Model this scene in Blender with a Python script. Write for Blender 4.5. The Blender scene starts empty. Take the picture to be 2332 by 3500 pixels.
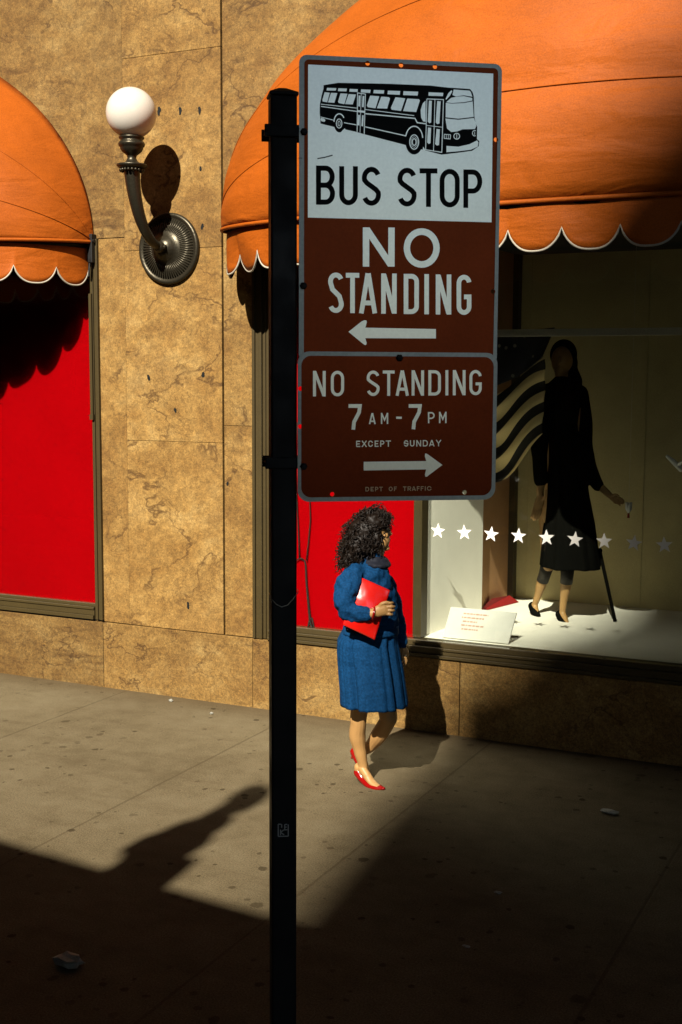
import bpy, bmesh, math, random
from mathutils import Vector, Matrix
random.seed(7)
R = math.radians
sc = bpy.context.scene
COL = sc.collection

# ------------------------------------------------------------------ camera, sky, sun, exposure
cd = bpy.data.cameras.new('camera'); cam = bpy.data.objects.new('camera', cd); COL.objects.link(cam)
sc.camera = cam
yaw, pitch, roll = R(25.895), R(-6.223), R(0.27)
fw = Vector((-math.sin(yaw)*math.cos(pitch), math.cos(yaw)*math.cos(pitch), math.sin(pitch)))
rt = fw.cross(Vector((0, 0, 1))).normalized(); up = rt.cross(fw)
r2 = math.cos(roll)*rt + math.sin(roll)*up; u2 = -math.sin(roll)*rt + math.cos(roll)*up
cam.matrix_world = Matrix(((r2.x, u2.x, -fw.x, 0), (r2.y, u2.y, -fw.y, 0), (r2.z, u2.z, -fw.z, 2.4), (0, 0, 0, 1)))
cd.sensor_fit = 'VERTICAL'; cd.sensor_height = 36.0; cd.lens = 4274.4/3500*36
cd.clip_end = 3000; cd.clip_start = 0.05

SUNL = Vector((-0.13, 1.0, -0.84)).normalized()
w = bpy.data.worlds.new('World'); sc.world = w; w.use_nodes = True
nt = w.node_tree
sky = nt.nodes.new('ShaderNodeTexSky'); sky.sky_type = 'NISHITA'; sky.sun_disc = False
sky.sun_elevation = math.asin(-SUNL.z); sky.sun_rotation = math.atan2(-SUNL.x, -SUNL.y)
bg = nt.nodes['Background']; nt.links.new(sky.outputs[0], bg.inputs[0]); bg.inputs[1].default_value = 0.05
sd = bpy.data.lights.new('sun', 'SUN'); sun = bpy.data.objects.new('sun', sd); COL.objects.link(sun)
sd.energy = 5.0; sd.angle = R(0.45); sd.color = (1.0, 0.92, 0.80)
sun.rotation_euler = SUNL.to_track_quat('-Z', 'Y').to_euler(); sun.location = (5, -20, 30)
vs = sc.view_settings
vs.view_transform = 'Standard'; vs.look = 'None'; vs.gamma = 1.0; vs.use_curve_mapping = False
vs.exposure = 1.36

# ------------------------------------------------------------------ materials
class NB:
    def __init__(s, name):
        s.m = bpy.data.materials.new(name); s.m.use_nodes = True
        s.nt = s.m.node_tree; s.b = s.nt.nodes['Principled BSDF']; s.out = s.nt.nodes['Material Output']
    def n(s, t, ins=None, **kw):
        x = s.nt.nodes.new('ShaderNode'+t)
        for k, v in kw.items(): setattr(x, k, v)
        for k, v in (ins or {}).items(): s.put(x.inputs[k], v)
        return x
    def put(s, sock, v):
        if hasattr(v, 'is_output'): s.nt.links.new(v, sock)
        elif hasattr(v, 'outputs'): s.nt.links.new(v.outputs[0], sock)
        else:
            if isinstance(v, (tuple, list)) and len(v) == 3 and sock.type == 'RGBA': v = (*v, 1)
            sock.default_value = v
    def math(s, op, a, b=0.0, c=0.0, clamp=False):
        x = s.n('Math', {0: a, 1: b, 2: c}, operation=op); x.use_clamp = clamp; return x.outputs[0]
    def vm(s, op, a, b):
        x = s.n('VectorMath', {0: a}, operation=op)
        s.put(x.inputs['Scale'] if op == 'SCALE' else x.inputs[1], b); return x.outputs[0]
    def mix(s, f, a, b, blend='MIX'):
        x = s.n('Mix', None, data_type='RGBA', blend_type=blend)
        s.put(x.inputs[0], f); s.put(x.inputs[6], a); s.put(x.inputs[7], b); return x.outputs[2]
    def rng(s, v, a, b, c=0.0, d=1.0):
        x = s.n('MapRange', {0: v, 1: a, 2: b, 3: c, 4: d}); return x.outputs[0]
    def noise(s, vec, scale, detail=4, rough=0.55, dist=0.0):
        return s.n('TexNoise', {'Vector': vec, 'Scale': scale, 'Detail': detail, 'Roughness': rough, 'Distortion': dist})
    def ramp(s, f, stops):
        x = s.n('ValToRGB', {0: f}); e = x.color_ramp.elements
        while len(e) < len(stops): e.new(0.5)
        for k, (p, c) in enumerate(stops): e[k].position = p; e[k].color = (*c, 1)
        return x.outputs[0]
    def bump(s, h, strength, dist=0.01):
        x = s.n('Bump', {'Height': h, 'Strength': strength, 'Distance': dist})
        s.put(s.b.inputs['Normal'], x.outputs[0])
    def set(s, **kw):
        for k, v in kw.items(): s.put(s.b.inputs[k.replace('_', ' ')], v)
        return s

def plain(name, col, rough=0.6, metal=0.0, grain=0.12, gscale=140.0, bump=0.0, bscale=60.0, spec=0.4, big=0.10, bigscale=5.0):
    k = NB(name)
    pos = k.n('TexCoord').outputs['Object']
    f = k.noise(pos, gscale, 3).outputs[0]; g = k.noise(pos, bigscale, 4).outputs[0]
    v = k.math('ADD', k.rng(f, 0.25, 0.75, 1-grain, 1+grain), k.rng(g, 0.25, 0.75, -big, big))
    c = k.mix(1.0, col, k.n('CombineColor', {0: v, 1: v, 2: v}).outputs[0], 'MULTIPLY')
    k.set(Base_Color=c, Roughness=rough, Metallic=metal, Specular_IOR_Level=spec)
    if bump: k.bump(k.noise(pos, bscale, 4).outputs[0], bump, 0.01)
    return k.m

def stone(name, dark=1.0, coarse=1.0):
    k = NB(name)
    pos = k.n('NewGeometry').outputs['Position']
    at = k.n('Attribute', attribute_name='slab')
    p = k.vm('ADD', pos, k.vm('SCALE', at.outputs['Vector'], 9.0))
    wn = k.noise(p, 0.9, 3).outputs['Color']
    pw = k.vm('ADD', p, k.vm('SCALE', k.vm('SUBTRACT', wn, (0.5, 0.5, 0.5)), 0.55))
    # a bedding direction: rotate and squeeze
    mp = k.n('Mapping', {'Vector': pw, 'Rotation': (0.2, R(35), 0), 'Scale': (0.8, 1, 1.2)}).outputs[0]
    s1 = k.noise(mp, 1.7*coarse, 9, 0.62).outputs[0]
    s2 = k.noise(mp, 7.0*coarse, 6, 0.65).outputs[0]
    sm = k.math('ADD', k.math('MULTIPLY', s1, 0.62), k.math('MULTIPLY', s2, 0.38))
    c = k.ramp(sm, [(0.30, (0.084, 0.0434, 0.0119)), (0.42, (0.133, 0.0756, 0.0217)), (0.52, (0.175, 0.1071, 0.035)), (0.62, (0.21, 0.14, 0.0546)), (0.74, (0.245, 0.182, 0.084))])
    blot = k.noise(pw, 2.4*coarse, 4, 0.6, 1.2).outputs[0]
    c = k.mix(k.rng(blot, 0.50, 0.66, 0.0, 0.42), c, (0.0945, 0.049, 0.0133))
    blo2 = k.noise(p, 0.55, 3, 0.5).outputs[0]
    c = k.mix(k.rng(blo2, 0.50, 0.68, 0.0, 0.35), c, (0.105, 0.0588, 0.0182))
    v1 = k.noise(mp, 1.35*coarse, 5, 0.6).outputs[0]
    cr = k.rng(k.math('ABSOLUTE', k.math('SUBTRACT', v1, 0.5)), 0.0, 0.014, 1.0, 0.0)
    msk = k.rng(k.noise(p, 2.3, 2).outputs[0], 0.46, 0.58)
    cr = k.math('MULTIPLY', cr, msk)
    v2 = k.noise(mp, 3.4*coarse, 8, 0.68, 0.5).outputs[0]
    cr2 = k.math('MULTIPLY', k.rng(k.math('ABSOLUTE', k.math('SUBTRACT', v2, 0.46)), 0.0, 0.02, 0.55, 0.0), k.rng(k.noise(p, 1.7, 2).outputs[0], 0.45, 0.6))
    cr = k.math('MAXIMUM', cr, cr2)
    # brown bedding streaks that run slantwise through some slabs
    st_ = k.n('Mapping', {'Vector': pw, 'Rotation': (0, R(-52), 0), 'Scale': (0.7, 1, 7.0)}).outputs[0]
    sn = k.noise(st_, 1.6, 7, 0.7, 0.3).outputs[0]
    stm = k.math('MULTIPLY', k.rng(sn, 0.50, 0.68, 0.0, 1.0), k.math('MULTIPLY', k.rng(at.outputs['Fac'], 0.12, 0.42, 1.0, 0.10), k.rng(k.noise(p, 0.6, 2).outputs[0], 0.36, 0.56, 0.2, 1.0)))
    c = k.mix(stm, c, (0.078, 0.040, 0.011))
    mo = k.noise(pos, 34, 6, 0.78, 0.2).outputs[0]
    mv = k.rng(mo, 0.32, 0.68, 0.58, 1.38)
    c = k.mix(1.0, c, k.n('CombineColor', {0: mv, 1: mv, 2: mv}).outputs[0], 'MULTIPLY')
    c = k.mix(k.math('MULTIPLY', cr, 0.85), c, (0.045, 0.022, 0.006))
    gr = k.noise(pos, 75, 5, 0.75).outputs[0]; gr2 = k.noise(pos, 210, 2).outputs[0]
    gm = k.math('MULTIPLY', k.rng(gr, 0.28, 0.72, 0.58, 1.36), k.rng(gr2, 0.25, 0.75, 0.64, 1.34))
    c = k.mix(1.0, c, (1.23, 1.16, 0.96), 'MULTIPLY')
    ton = k.math('MULTIPLY', k.rng(at.outputs['Fac'], 0, 1, 0.70*dark, 1.20*dark), gm)
    c = k.mix(1.0, c, k.n('CombineColor', {0: ton, 1: ton, 2: ton}).outputs[0], 'MULTIPLY')
    k.set(Base_Color=c, Roughness=0.75, Specular_IOR_Level=0.25)
    h = k.math('SUBTRACT', k.math('ADD', k.math('MULTIPLY', gr, 0.5), k.math('MULTIPLY', s2, 0.25)), k.math('MULTIPLY', cr, 0.5))
    k.bump(h, 0.35, 0.006)
    return k.m

def pavement_mat():
    k = NB('concrete_paving')
    pos = k.n('NewGeometry').outputs['Position']
    sx = k.n('SeparateXYZ', {0: pos})
    big = k.noise(pos, 0.9, 5, 0.6).outputs[0]; mid = k.noise(pos, 6, 5, 0.65).outputs[0]
    fine = k.noise(pos, 120, 3, 0.7).outputs[0]; fine2 = k.noise(pos, 330, 2, 0.7).outputs[0]
    c = k.ramp(k.math('ADD', k.math('MULTIPLY', big, 0.55), k.math('MULTIPLY', mid, 0.45)),
               [(0.34, (0.07392, 0.05734, 0.03136)), (0.5, (0.1008, 0.07973, 0.0457)), (0.66, (0.1232, 0.1008, 0.06048))])
    gm = k.math('MULTIPLY', k.rng(fine, 0.3, 0.7, 0.60, 1.40), k.rng(fine2, 0.25, 0.75, 0.66, 1.34))
    c = k.mix(1.0, c, k.n('CombineColor', {0: gm, 1: gm, 2: gm}).outputs[0], 'MULTIPLY')
    # trodden chewing gum: round dark spots of uneven size
    wob = k.vm('ADD', pos, k.vm('SCALE', k.noise(pos, 22, 2).outputs['Color'], 0.035))
    spot = None
    for scl, rmin, rmax in ((2.6, -0.12, 0.085), (5.2, -0.16, 0.13), (9.0, -0.30, 0.15)):
        v = k.n('TexVoronoi', {'Vector': wob, 'Scale': scl, 'Randomness': 1.0}, voronoi_dimensions='2D')
        rad = k.rng(k.n('SeparateColor', {0: v.outputs['Color']}).outputs[0], 0, 1, rmin, rmax)
        q = k.rng(k.math('SUBTRACT', v.outputs['Distance'], rad), -0.012, 0.012, 1.0, 0.0)
        spot = q if spot is None else k.math('MAXIMUM', spot, q)
    spot = k.math('MULTIPLY', spot, k.rng(k.noise(pos, 1.3, 3).outputs[0], 0.40, 0.60, 0.05, 1.0))
    c = k.mix(k.math('MULTIPLY', spot, 0.80), c, (0.030, 0.022, 0.011))
    # scored joints running away from the kerb
    fx = k.math('FRACT', k.math('DIVIDE', k.math('ADD', sx.outputs[0], k.math('ADD', 100*1.47+4.085, k.math('MULTIPLY', k.noise(pos, 5, 2).outputs[0], 0.008))), 1.47))
    jo = k.rng(fx, 0.0085, 0.0125, 1.0, 0.0)
    fy = k.math('FRACT', k.math('DIVIDE', k.math('ADD', sx.outputs[1], 100.62), 3.05))
    jo = k.math('MAXIMUM', jo, k.rng(fy, 0.003, 0.005, 0.12, 0.0))
    c = k.mix(k.math('MULTIPLY', jo, 0.40), c, (0.04, 0.028, 0.014))
    st = k.noise(k.n('Mapping', {'Vector': pos, 'Rotation': (0, 0, .25), 'Scale': (.5, 2.2, 1)}).outputs[0], 2.2, 6, .68).outputs[0]
    c = k.mix(k.rng(st, .52, .72, 0, .40), c, (0.062, 0.045, 0.024))
    # grime along the foot of the wall
    gw = k.math('MULTIPLY', k.rng(k.math('ADD', sx.outputs[1], k.math('MULTIPLY', mid, 0.25)), 7.55, 7.83, 0, 1), 0.45)
    c = k.mix(gw, c, (0.07, 0.045, 0.02))
    k.set(Base_Color=c, Roughness=0.95, Specular_IOR_Level=0.03)
    k.bump(k.math('SUBTRACT', k.math('ADD', k.math('MULTIPLY', fine, 0.6), mid), k.math('MULTIPLY', jo, 1.2)), 0.3, 0.006)
    return k.m

def fabric_mat(name, col, rough=0.75, gs=260, ga=0.22, sp=0.06):
    k = NB(name)
    pos = k.n('TexCoord').outputs['Object']
    a = k.noise(pos, 2.2, 5, 0.6).outputs[0]; g = k.noise(pos, gs, 2).outputs[0]
    v = k.math('MULTIPLY', k.rng(a, 0.3, 0.7, 0.86, 1.12), k.rng(g, 0.3, 0.7, 1-ga, 1+ga))
    c = k.mix(1.0, col, k.n('CombineColor', {0: v, 1: v, 2: v}).outputs[0], 'MULTIPLY')
    k.set(Base_Color=c, Roughness=rough, Specular_IOR_Level=sp)
    wr = k.n('Mapping', {'Vector': pos, 'Scale': (1.0, 1.0, 2.6)}).outputs[0]
    fold = k.noise(k.n('Mapping', {'Vector': pos, 'Rotation': (0.3, 0.5, 0.2), 'Scale': (0.6, 1.0, 3.2)}).outputs[0], 4.5, 4, 0.55, 1.4).outputs[0]
    h = k.math('ADD', k.math('MULTIPLY', k.noise(wr, 2.2, 3, 0.5, 0.6).outputs[0], 1.0), k.math('ADD', k.math('MULTIPLY', fold, 0.16), k.math('MULTIPLY', g, 0.02)))
    k.bump(h, 0.34, 0.06)
    return k.m

M = {}
M['stone'] = stone('golden_travertine')
M['plinth'] = stone('plinth_travertine', 0.86, 1.4)
M['grout'] = plain('dark_joint', (0.0224, 0.01344, 0.005376), 0.9)
M['paving'] = pavement_mat()
M['road'] = plain('asphalt', (0.02016, 0.02016, 0.02016), 0.9, grain=0.3, bump=0.3)
M['awning'] = fabric_mat('orange_canvas', (0.262, 0.058, 0.0036), 0.62, 150, 0.18, 0.13)
M['piping'] = plain('white_piping', (0.3226, 0.2957, 0.233), 0.7)
k = NB('chipped_black_paint'); pos = k.n('TexCoord').outputs['Object']
ch = k.rng(k.noise(k.n('Mapping', {'Vector': pos, 'Scale': (1, 1, .45)}).outputs[0], 38, 5, .65).outputs[0], .66, .70, 0.0, 1.0)
k.set(Base_Color=k.mix(ch, (0.006, 0.006, 0.006), (0.035, 0.026, 0.016)), Roughness=k.rng(k.noise(pos, 9, 4).outputs[0], .3, .7, .38, .7), Specular_IOR_Level=0.3)
k.bump(k.noise(pos, 30, 4).outputs[0], 0.15, 0.004); M['black_metal'] = k.m
M['bronze'] = plain('dark_bronze', (0.036, 0.0245, 0.0062), 0.5, 0.0, grain=0.2, bump=0.05)
M['bronze2'] = plain('lamp_bronze', (0.042, 0.0364, 0.0238), 0.38, 0.75, grain=0.25, bump=0.15)
M['red_panel'] = plain('red_painted_board', (0.28, 0.00056, 0.0021), 0.9, grain=0.14, gscale=180, spec=0.0, big=0.07, bigscale=1.7)
M['globe'] = plain('opal_glass', (0.462, 0.434, 0.378), 0.12, grain=0.02, big=0.02, spec=0.5)
M['white'] = plain('white_paint', (0.80, 0.77, 0.68), 0.8, grain=0.06, big=0.04)
M['card'] = plain('white_card', (0.52, 0.51, 0.47), 0.7, grain=0.03)
M['tan_wall'] = plain('tan_display_cloth', (0.42, 0.35, 0.17), 0.9, grain=0.15)
M['brown_cloth'] = plain('brown_display_cloth', (0.364, 0.189, 0.077), 0.9, grain=0.2)
M['dark_wall'] = plain('dark_ceiling_paint', (0.02, 0.018, 0.012), 0.9)
k = NB('frosted_vinyl'); k.set(Base_Color=(0.85, 0.83, 0.77), Roughness=0.7)
k.nt.links.new(k.n('MixShader', {0: 0.30, 1: k.b.outputs[0], 2: k.n('BsdfTransparent').outputs[0]}).outputs[0], k.out.inputs[0]); M['star'] = k.m
M['silver'] = plain('bare_aluminium', (0.40, 0.43, 0.40), 0.45, 0.9, grain=0.12)
M['sign_white'] = plain('white_reflective_sheet', (0.77, 0.79, 0.70), 0.30, 0.92, grain=0.05, big=0.03, bigscale=14)
M['sign_red'] = plain('maroon_reflective_sheet', (0.112, 0.019, 0.0042), 0.32, 0.9, grain=0.10, big=0.10, bigscale=9)
M['sign_black'] = plain('black_sign_ink', (0.006, 0.007, 0.007), 0.6, spec=0.2)
M['skin'] = plain('skin', (0.36, 0.20, 0.070), 0.5, grain=0.04, big=0.05)
M['skin_shop'] = plain('mannequin_skin', (0.30, 0.17, 0.06), 0.5, grain=0.05)
M['stocking'] = plain('black_stocking', (0.010, 0.007, 0.003), 0.6)
M['blue'] = fabric_mat('blue_cloth', (0.0035, 0.0322, 0.091), 0.8, 95, 0.30)
M['neck_shade_tone'] = plain('neck_shade_colour', (0.0015, 0.003, 0.010), 0.8)  # dark tone for the hair's shade on the neck
M['hair'] = plain('dark_brown_hair', (0.0055, 0.0026, 0.0010), 0.55, spec=0.22, grain=0.3)
M['eye'] = plain('eye', (0.05, 0.03, 0.02), 0.2)
M['lip'] = plain('lips', (0.35, 0.05, 0.04), 0.4)
M['shoe'] = plain('red_patent_leather', (0.224, 0.002688, 0.002688), 0.18, grain=0.02, spec=0.6)
k = NB('red_patent_bag'); pos = k.n('TexCoord').outputs['Object']
k.set(Base_Color=(0.45, 0.006, 0.003), Roughness=0.22, Specular_IOR_Level=0.7, Coat_Weight=1.0, Coat_Roughness=0.12)
k.bump(k.noise(pos, 9, 2, 0.4).outputs[0], 0.35, 0.03); M['bag'] = k.m
M['coat'] = plain('black_wool', (0.0040, 0.0040, 0.0034), 0.95, spec=0.0)
M['red_cloth'] = plain('red_cloth', (0.224, 0.00448, 0.002688), 0.8)
M['twig'] = plain('black_twig_bark', (0.010, 0.006, 0.004), 0.8)
M['paper'] = plain('litter_paper', (0.20, 0.195, 0.16), 0.8, grain=0.2)
M['brick'] = plain('brown_brickwork', (0.035, 0.026, 0.022), 0.9, grain=0.3, bump=0.4)
M['concrete'] = plain('grey_tower_concrete', (0.05, 0.047, 0.04), 0.9, grain=0.2)
M['ink'] = plain('faded_red_ink', (0.42, 0.26, 0.20), 0.8)
M['graffiti'] = plain('white_marker', (0.42, 0.42, 0.40), 0.6)
M['wire'] = plain('galvanised_wire', (0.5, 0.46, 0.36), 0.35, 0.9)
# striped cloth
k = NB('striped_banner_cloth'); uv = k.n('UVMap'); s_ = k.n('SeparateXYZ', {0: uv.outputs[0]})
fr = k.math('FRACT', k.math('MULTIPLY', s_.outputs[1], 3.5)); f_ = k.rng(fr, 0.46, 0.50, 0.0, 1.0)
k.set(Base_Color=k.mix(f_, (0.010, 0.008, 0.005), (0.78, 0.60, 0.27)), Roughness=0.85); M['stripes'] = k.m
# window glass: see-through with a reflecting skin
k = NB('shop_glass')
fr = k.n('Fresnel', {'IOR': 1.45}); gl = k.n('BsdfGlossy', {'Roughness': 0.02, 'Color': (1, 1, 1)})
tr = k.n('BsdfTransparent', {'Color': (0.93, 0.95, 0.92)})
mx = k.n('MixShader', {0: fr.outputs[0], 1: tr.outputs[0], 2: gl.outputs[0]})
k.nt.links.new(mx.outputs[0], k.out.inputs[0]); M['glass'] = k.m

# ------------------------------------------------------------------ mesh helpers
def link_mesh(name, bm, mat, parent=None, smooth=False, recalc=True):
    if recalc: bmesh.ops.recalc_face_normals(bm, faces=bm.faces)
    me = bpy.data.meshes.new(name); bm.to_mesh(me); bm.free()
    for p in me.polygons: p.use_smooth = smooth
    me.materials.append(M[mat] if isinstance(mat, str) else mat)
    o = bpy.data.objects.new(name, me); COL.objects.link(o)
    if parent is not None: o.parent = parent
    return o
def tag(o, label=None, cat=None, group=None, kind=None):
    if label: o['label'] = label
    if cat: o['category'] = cat
    if group: o['group'] = group
    if kind: o['kind'] = kind
    return o
def thing(name, label, cat, loc=(0, 0, 0), rz=0.0, group=None):
    o = bpy.data.objects.new(name, None); COL.objects.link(o); o.empty_display_size = 0.1
    o.location = loc; o.rotation_euler = (0, 0, rz)
    return tag(o, label, cat, group)

def box(bm, x0, x1, y0, y1, z0, z1, bev=0.0):
    vs_ = [bm.verts.new((x, y, z)) for x in (x0, x1) for y in (y0, y1) for z in (z0, z1)]
    fs = [bm.faces.new([vs_[i] for i in q]) for q in ((0, 1, 3, 2), (4, 6, 7, 5), (0, 4, 5, 1), (2, 3, 7, 6), (0, 2, 6, 4), (1, 5, 7, 3))]
    if bev:
        es = list({e for f in fs for e in f.edges})
        bmesh.ops.bevel(bm, geom=es, offset=bev, segments=2, affect='EDGES', profile=0.5)
    return fs

def tube(bm, pts, radii, seg=12, caps=True, upv=None):
    """a tapered tube along pts; each radius a number or (rx, ry)"""
    pts = [Vector(p) for p in pts]; n = len(pts); rings = []
    ref = Vector(upv) if upv else None
    prev = None
    for i, p in enumerate(pts):
        t = (pts[min(i+1, n-1)] - pts[max(i-1, 0)]).normalized()
        if ref is not None: a = ref - t*ref.dot(t)
        elif prev is None:
            a = Vector((0, 0, 1)) if abs(t.z) < 0.9 else Vector((1, 0, 0)); a = a - t*a.dot(t)
        else: a = prev - t*prev.dot(t)
        if a.length < 1e-6: a = Vector((1, 0, 0)) - t*t.x
        a.normalize(); prev = a; b = t.cross(a)
        r = radii[i] if isinstance(radii, (list, tuple)) else radii
        rx, ry = r if isinstance(r, (tuple, list)) else (r, r)
        rings.append([bm.verts.new(p + a*(rx*math.cos(2*math.pi*k/seg)) + b*(ry*math.sin(2*math.pi*k/seg))) for k in range(seg)])
    for q, s in zip(rings, rings[1:]):
        for k in range(seg): bm.faces.new((q[k], q[(k+1) % seg], s[(k+1) % seg], s[k]))
    if caps:
        bm.faces.new(rings[0][::-1]); bm.faces.new(rings[-1])
    return rings

def limb(bm, pts, radii, seg=14):
    """closed tube with rounded ends and smoothed path, for remeshing"""
    P = [Vector(p) for p in pts]; Rr = [r if isinstance(r, (tuple, list)) else (r, r) for r in radii]
    pp, rr = [], []
    for i in range(len(P)-1):
        p0, p1, p2, p3 = P[max(i-1, 0)], P[i], P[i+1], P[min(i+2, len(P)-1)]
        for k in range(5):
            t = k/5; 
            pp.append(0.5*((2*p1)+(p2-p0)*t+(2*p0-5*p1+4*p2-p3)*t*t+(3*p1-p0-3*p2+p3)*t**3))
            s = t*t*(3-2*t); rr.append(tuple(Rr[i][j]*(1-s)+Rr[i+1][j]*s for j in (0, 1)))
    pp.append(P[-1]); rr.append(Rr[-1])
    d0 = (pp[0]-pp[1]).normalized(); d1 = (pp[-1]-pp[-2]).normalized()
    a, b, ra, rb = pp[0].copy(), pp[-1].copy(), rr[0], rr[-1]
    for f, g in ((0.45, 0.9), (0.8, 0.6), (0.97, 0.22)):
        pp.insert(0, a + d0*min(ra)*f); rr.insert(0, (ra[0]*g, ra[1]*g))
        pp.append(b + d1*min(rb)*f); rr.append((rb[0]*g, rb[1]*g))
    tube(bm, pp, rr, seg)

def ball(bm, c, r, seg=20, rot=None):
    r = r if isinstance(r, (tuple, list)) else (r, r, r)
    m = Matrix.Translation(Vector(c)) @ (rot.to_4x4() if rot else Matrix()) @ Matrix.Diagonal((r[0], r[1], r[2], 1))
    bmesh.ops.create_uvsphere(bm, u_segments=seg, v_segments=max(8, seg*2//3), radius=1, matrix=m)

def loft(bm, rows, seg=40, fn=None):
    """rows: (z, cx, cy, rx, ry); closed skin; fn(angle, row index)->radius factor"""
    rings = []
    for i, (z, cx, cy, rx, ry) in enumerate(rows):
        ring = []
        for k in range(seg):
            a = 2*math.pi*k/seg; f = fn(a, i) if fn else 1.0
            ca, sa = math.cos(a), math.sin(a)
            ring.append(bm.verts.new((cx+rx*f*math.copysign(abs(ca)**0.85, ca), cy+ry*f*math.copysign(abs(sa)**0.85, sa), z)))
        rings.append(ring)
    for q, s in zip(rings, rings[1:]):
        for k in range(seg): bm.faces.new((q[k], q[(k+1) % seg], s[(k+1) % seg], s[k]))
    bm.faces.new(rings[0][::-1]); bm.faces.new(rings[-1])
    return rings

def lathe(bm, prof, seg=32, axis='Z', c=(0, 0, 0)):
    c = Vector(c); rings = []
    for r, h in prof:
        ring = []
        for k in range(seg):
            a = 2*math.pi*k/seg
            v = Vector((r*math.cos(a), r*math.sin(a), h)) if axis == 'Z' else Vector((r*math.cos(a), -h, r*math.sin(a)))
            ring.append(bm.verts.new(c+v))
        rings.append(ring)
    for q, s in zip(rings, rings[1:]):
        for k in range(seg): bm.faces.new((q[k], q[(k+1) % seg], s[(k+1) % seg], s[k]))
    bm.faces.new(rings[0][::-1]); bm.faces.new(rings[-1])

def blend(name, bm, mat, parent, voxel=0.006, smooth=4, factor=0.5, noise=None):
    """one continuous skin over overlapping closed shapes"""
    bmesh.ops.recalc_face_normals(bm, faces=bm.faces)
    me = bpy.data.meshes.new('tmp'); bm.to_mesh(me); bm.free()
    t = bpy.data.objects.new('tmp', me); COL.objects.link(t)
    m = t.modifiers.new('r', 'REMESH'); m.mode = 'VOXEL'; m.voxel_size = voxel
    if smooth:
        s = t.modifiers.new('s', 'SMOOTH'); s.iterations = smooth; s.factor = factor
    dg = bpy.context.evaluated_depsgraph_get(); dg.update()
    out = bpy.data.meshes.new_from_object(t.evaluated_get(dg))
    bpy.data.objects.remove(t); bpy.data.meshes.remove(me)
    if noise:
        from mathutils import noise as N
        amp, fr, st = noise
        out.update()
        nrm = [v.normal.copy() for v in out.vertices]
        for v, n_ in zip(out.vertices, nrm):
            q = Vector((v.co.x*fr*st[0], v.co.y*fr*st[1], v.co.z*fr*st[2]))
            v.co += n_*amp*(N.noise(q)+0.45*N.noise(q*2.3))
    out.materials.clear(); out.materials.append(M[mat])
    for p in out.polygons: p.use_smooth = True
    out.name = name
    o = bpy.data.objects.new(name, out); COL.objects.link(o); o.parent = parent
    return o

def plate(name, outer, holes, y0, y1, mat, parent):
    """flat plate in the local x-z plane between y0 (back) and y1 (front), with real holes"""
    cu = bpy.data.curves.new('tmp', 'CURVE'); cu.dimensions = '2D'; cu.fill_mode = 'BOTH'; cu.extrude = abs(y0-y1)/2
    for loop in [outer]+holes:
        sp = cu.splines.new('POLY'); sp.points.add(len(loop)-1); sp.use_cyclic_u = True
        for q, (a, b) in zip(sp.points, loop): q.co = (a, b, 0, 1)
    t = bpy.data.objects.new('tmp', cu); COL.objects.link(t)
    dg = bpy.context.evaluated_depsgraph_get(); dg.update()
    me = bpy.data.meshes.new_from_object(t.evaluated_get(dg)); bpy.data.objects.remove(t); bpy.data.curves.remove(cu)
    me.transform(Matrix(((1, 0, 0, 0), (0, 0, -1, (y0+y1)/2), (0, 1, 0, 0), (0, 0, 0, 1))))
    me.materials.clear(); me.materials.append(M[mat]); me.name = name
    o = bpy.data.objects.new(name, me); COL.objects.link(o); o.parent = parent
    return o

def rrect(x0, x1, z0, z1, r, n=7):
    out = []
    for cx, cz, a0 in ((x1-r, z1-r, 0), (x0+r, z1-r, 90), (x0+r, z0+r, 180), (x1-r, z0+r, 270)):
        for k in range(n+1):
            a = R(a0+90*k/n); out.append((cx+r*math.cos(a), cz+r*math.sin(a)))
    return out
def circ(x, z, r, n=14): return [(x+r*math.cos(2*math.pi*k/n), z+r*math.sin(2*math.pi*k/n)) for k in range(n)]

# ------------------------------------------------------------------ ground
bm = bmesh.new(); box(bm, -900, 900, -900, 900, -0.4, -0.13)
tag(link_mesh('road', bm, 'road'), kind='structure')
bm = bmesh.new(); box(bm, -40, 40, 1.8, 7.74, -0.2, 0.0)
tag(link_mesh('pavement', bm, 'paving'), kind='structure')
bm = bmesh.new(); box(bm, -40, 40, 1.62, 1.797, -0.2, 0.003, 0.01)
tag(link_mesh('kerb', bm, 'concrete'), kind='structure')

# ------------------------------------------------------------------ the stone building
WY = 7.72
bld = thing('stone_building', 'golden stone shop building with dark joints between its slabs, behind the pavement', 'building', (-3, WY, 0))
def on_building(o):
    o.parent = bld; o.matrix_parent_inverse = Matrix.Translation((3, -WY, 0)); return o
slabs = []
def slab(x0, x1, z0, z1): slabs.append((x0, x1, z0, z1))
G = 0.0012
zs = [0.512, 1.913, 3.303, 4.673, 6.05, 7.45]
for a, b in zip(zs, zs[1:]):
    slab(-5.5299, -4.699, a+G, b-G)
slab(-5.765, -5.5306, 0.515, 3.40)
slab(-4.683, -4.445, 0.515, 2.04-G); slab(-4.683, -4.445, 2.04+G, 3.40)
slab(-4.683, -2.6, 3.405, 3.57-G); slab(-4.683, -2.6, 3.57+G, 4.98); slab(-4.683, -2.6, 4.986, 6.6)
slab(-2.594, 0.7, 3.405, 5.6); slab(-2.594, 0.7, 5.606, 7.5); slab(-4.683, -2.6, 6.606, 7.5)
slab(-8.3, -5.5308, 3.405, 6.6); slab(-8.3, -5.5308, 6.606, 7.5)
slab(-11.3, -8.306, 3.405, 5.6); slab(-11.3, -8.306, 5.606, 7.5)
slab(0.706, 3.6, 0.512, 3.40); slab(0.706, 3.6, 3.405, 7.5); slab(-14, -11.31, 0.512, 3.4); slab(-14, -11.31, 3.405, 7.5)
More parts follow.
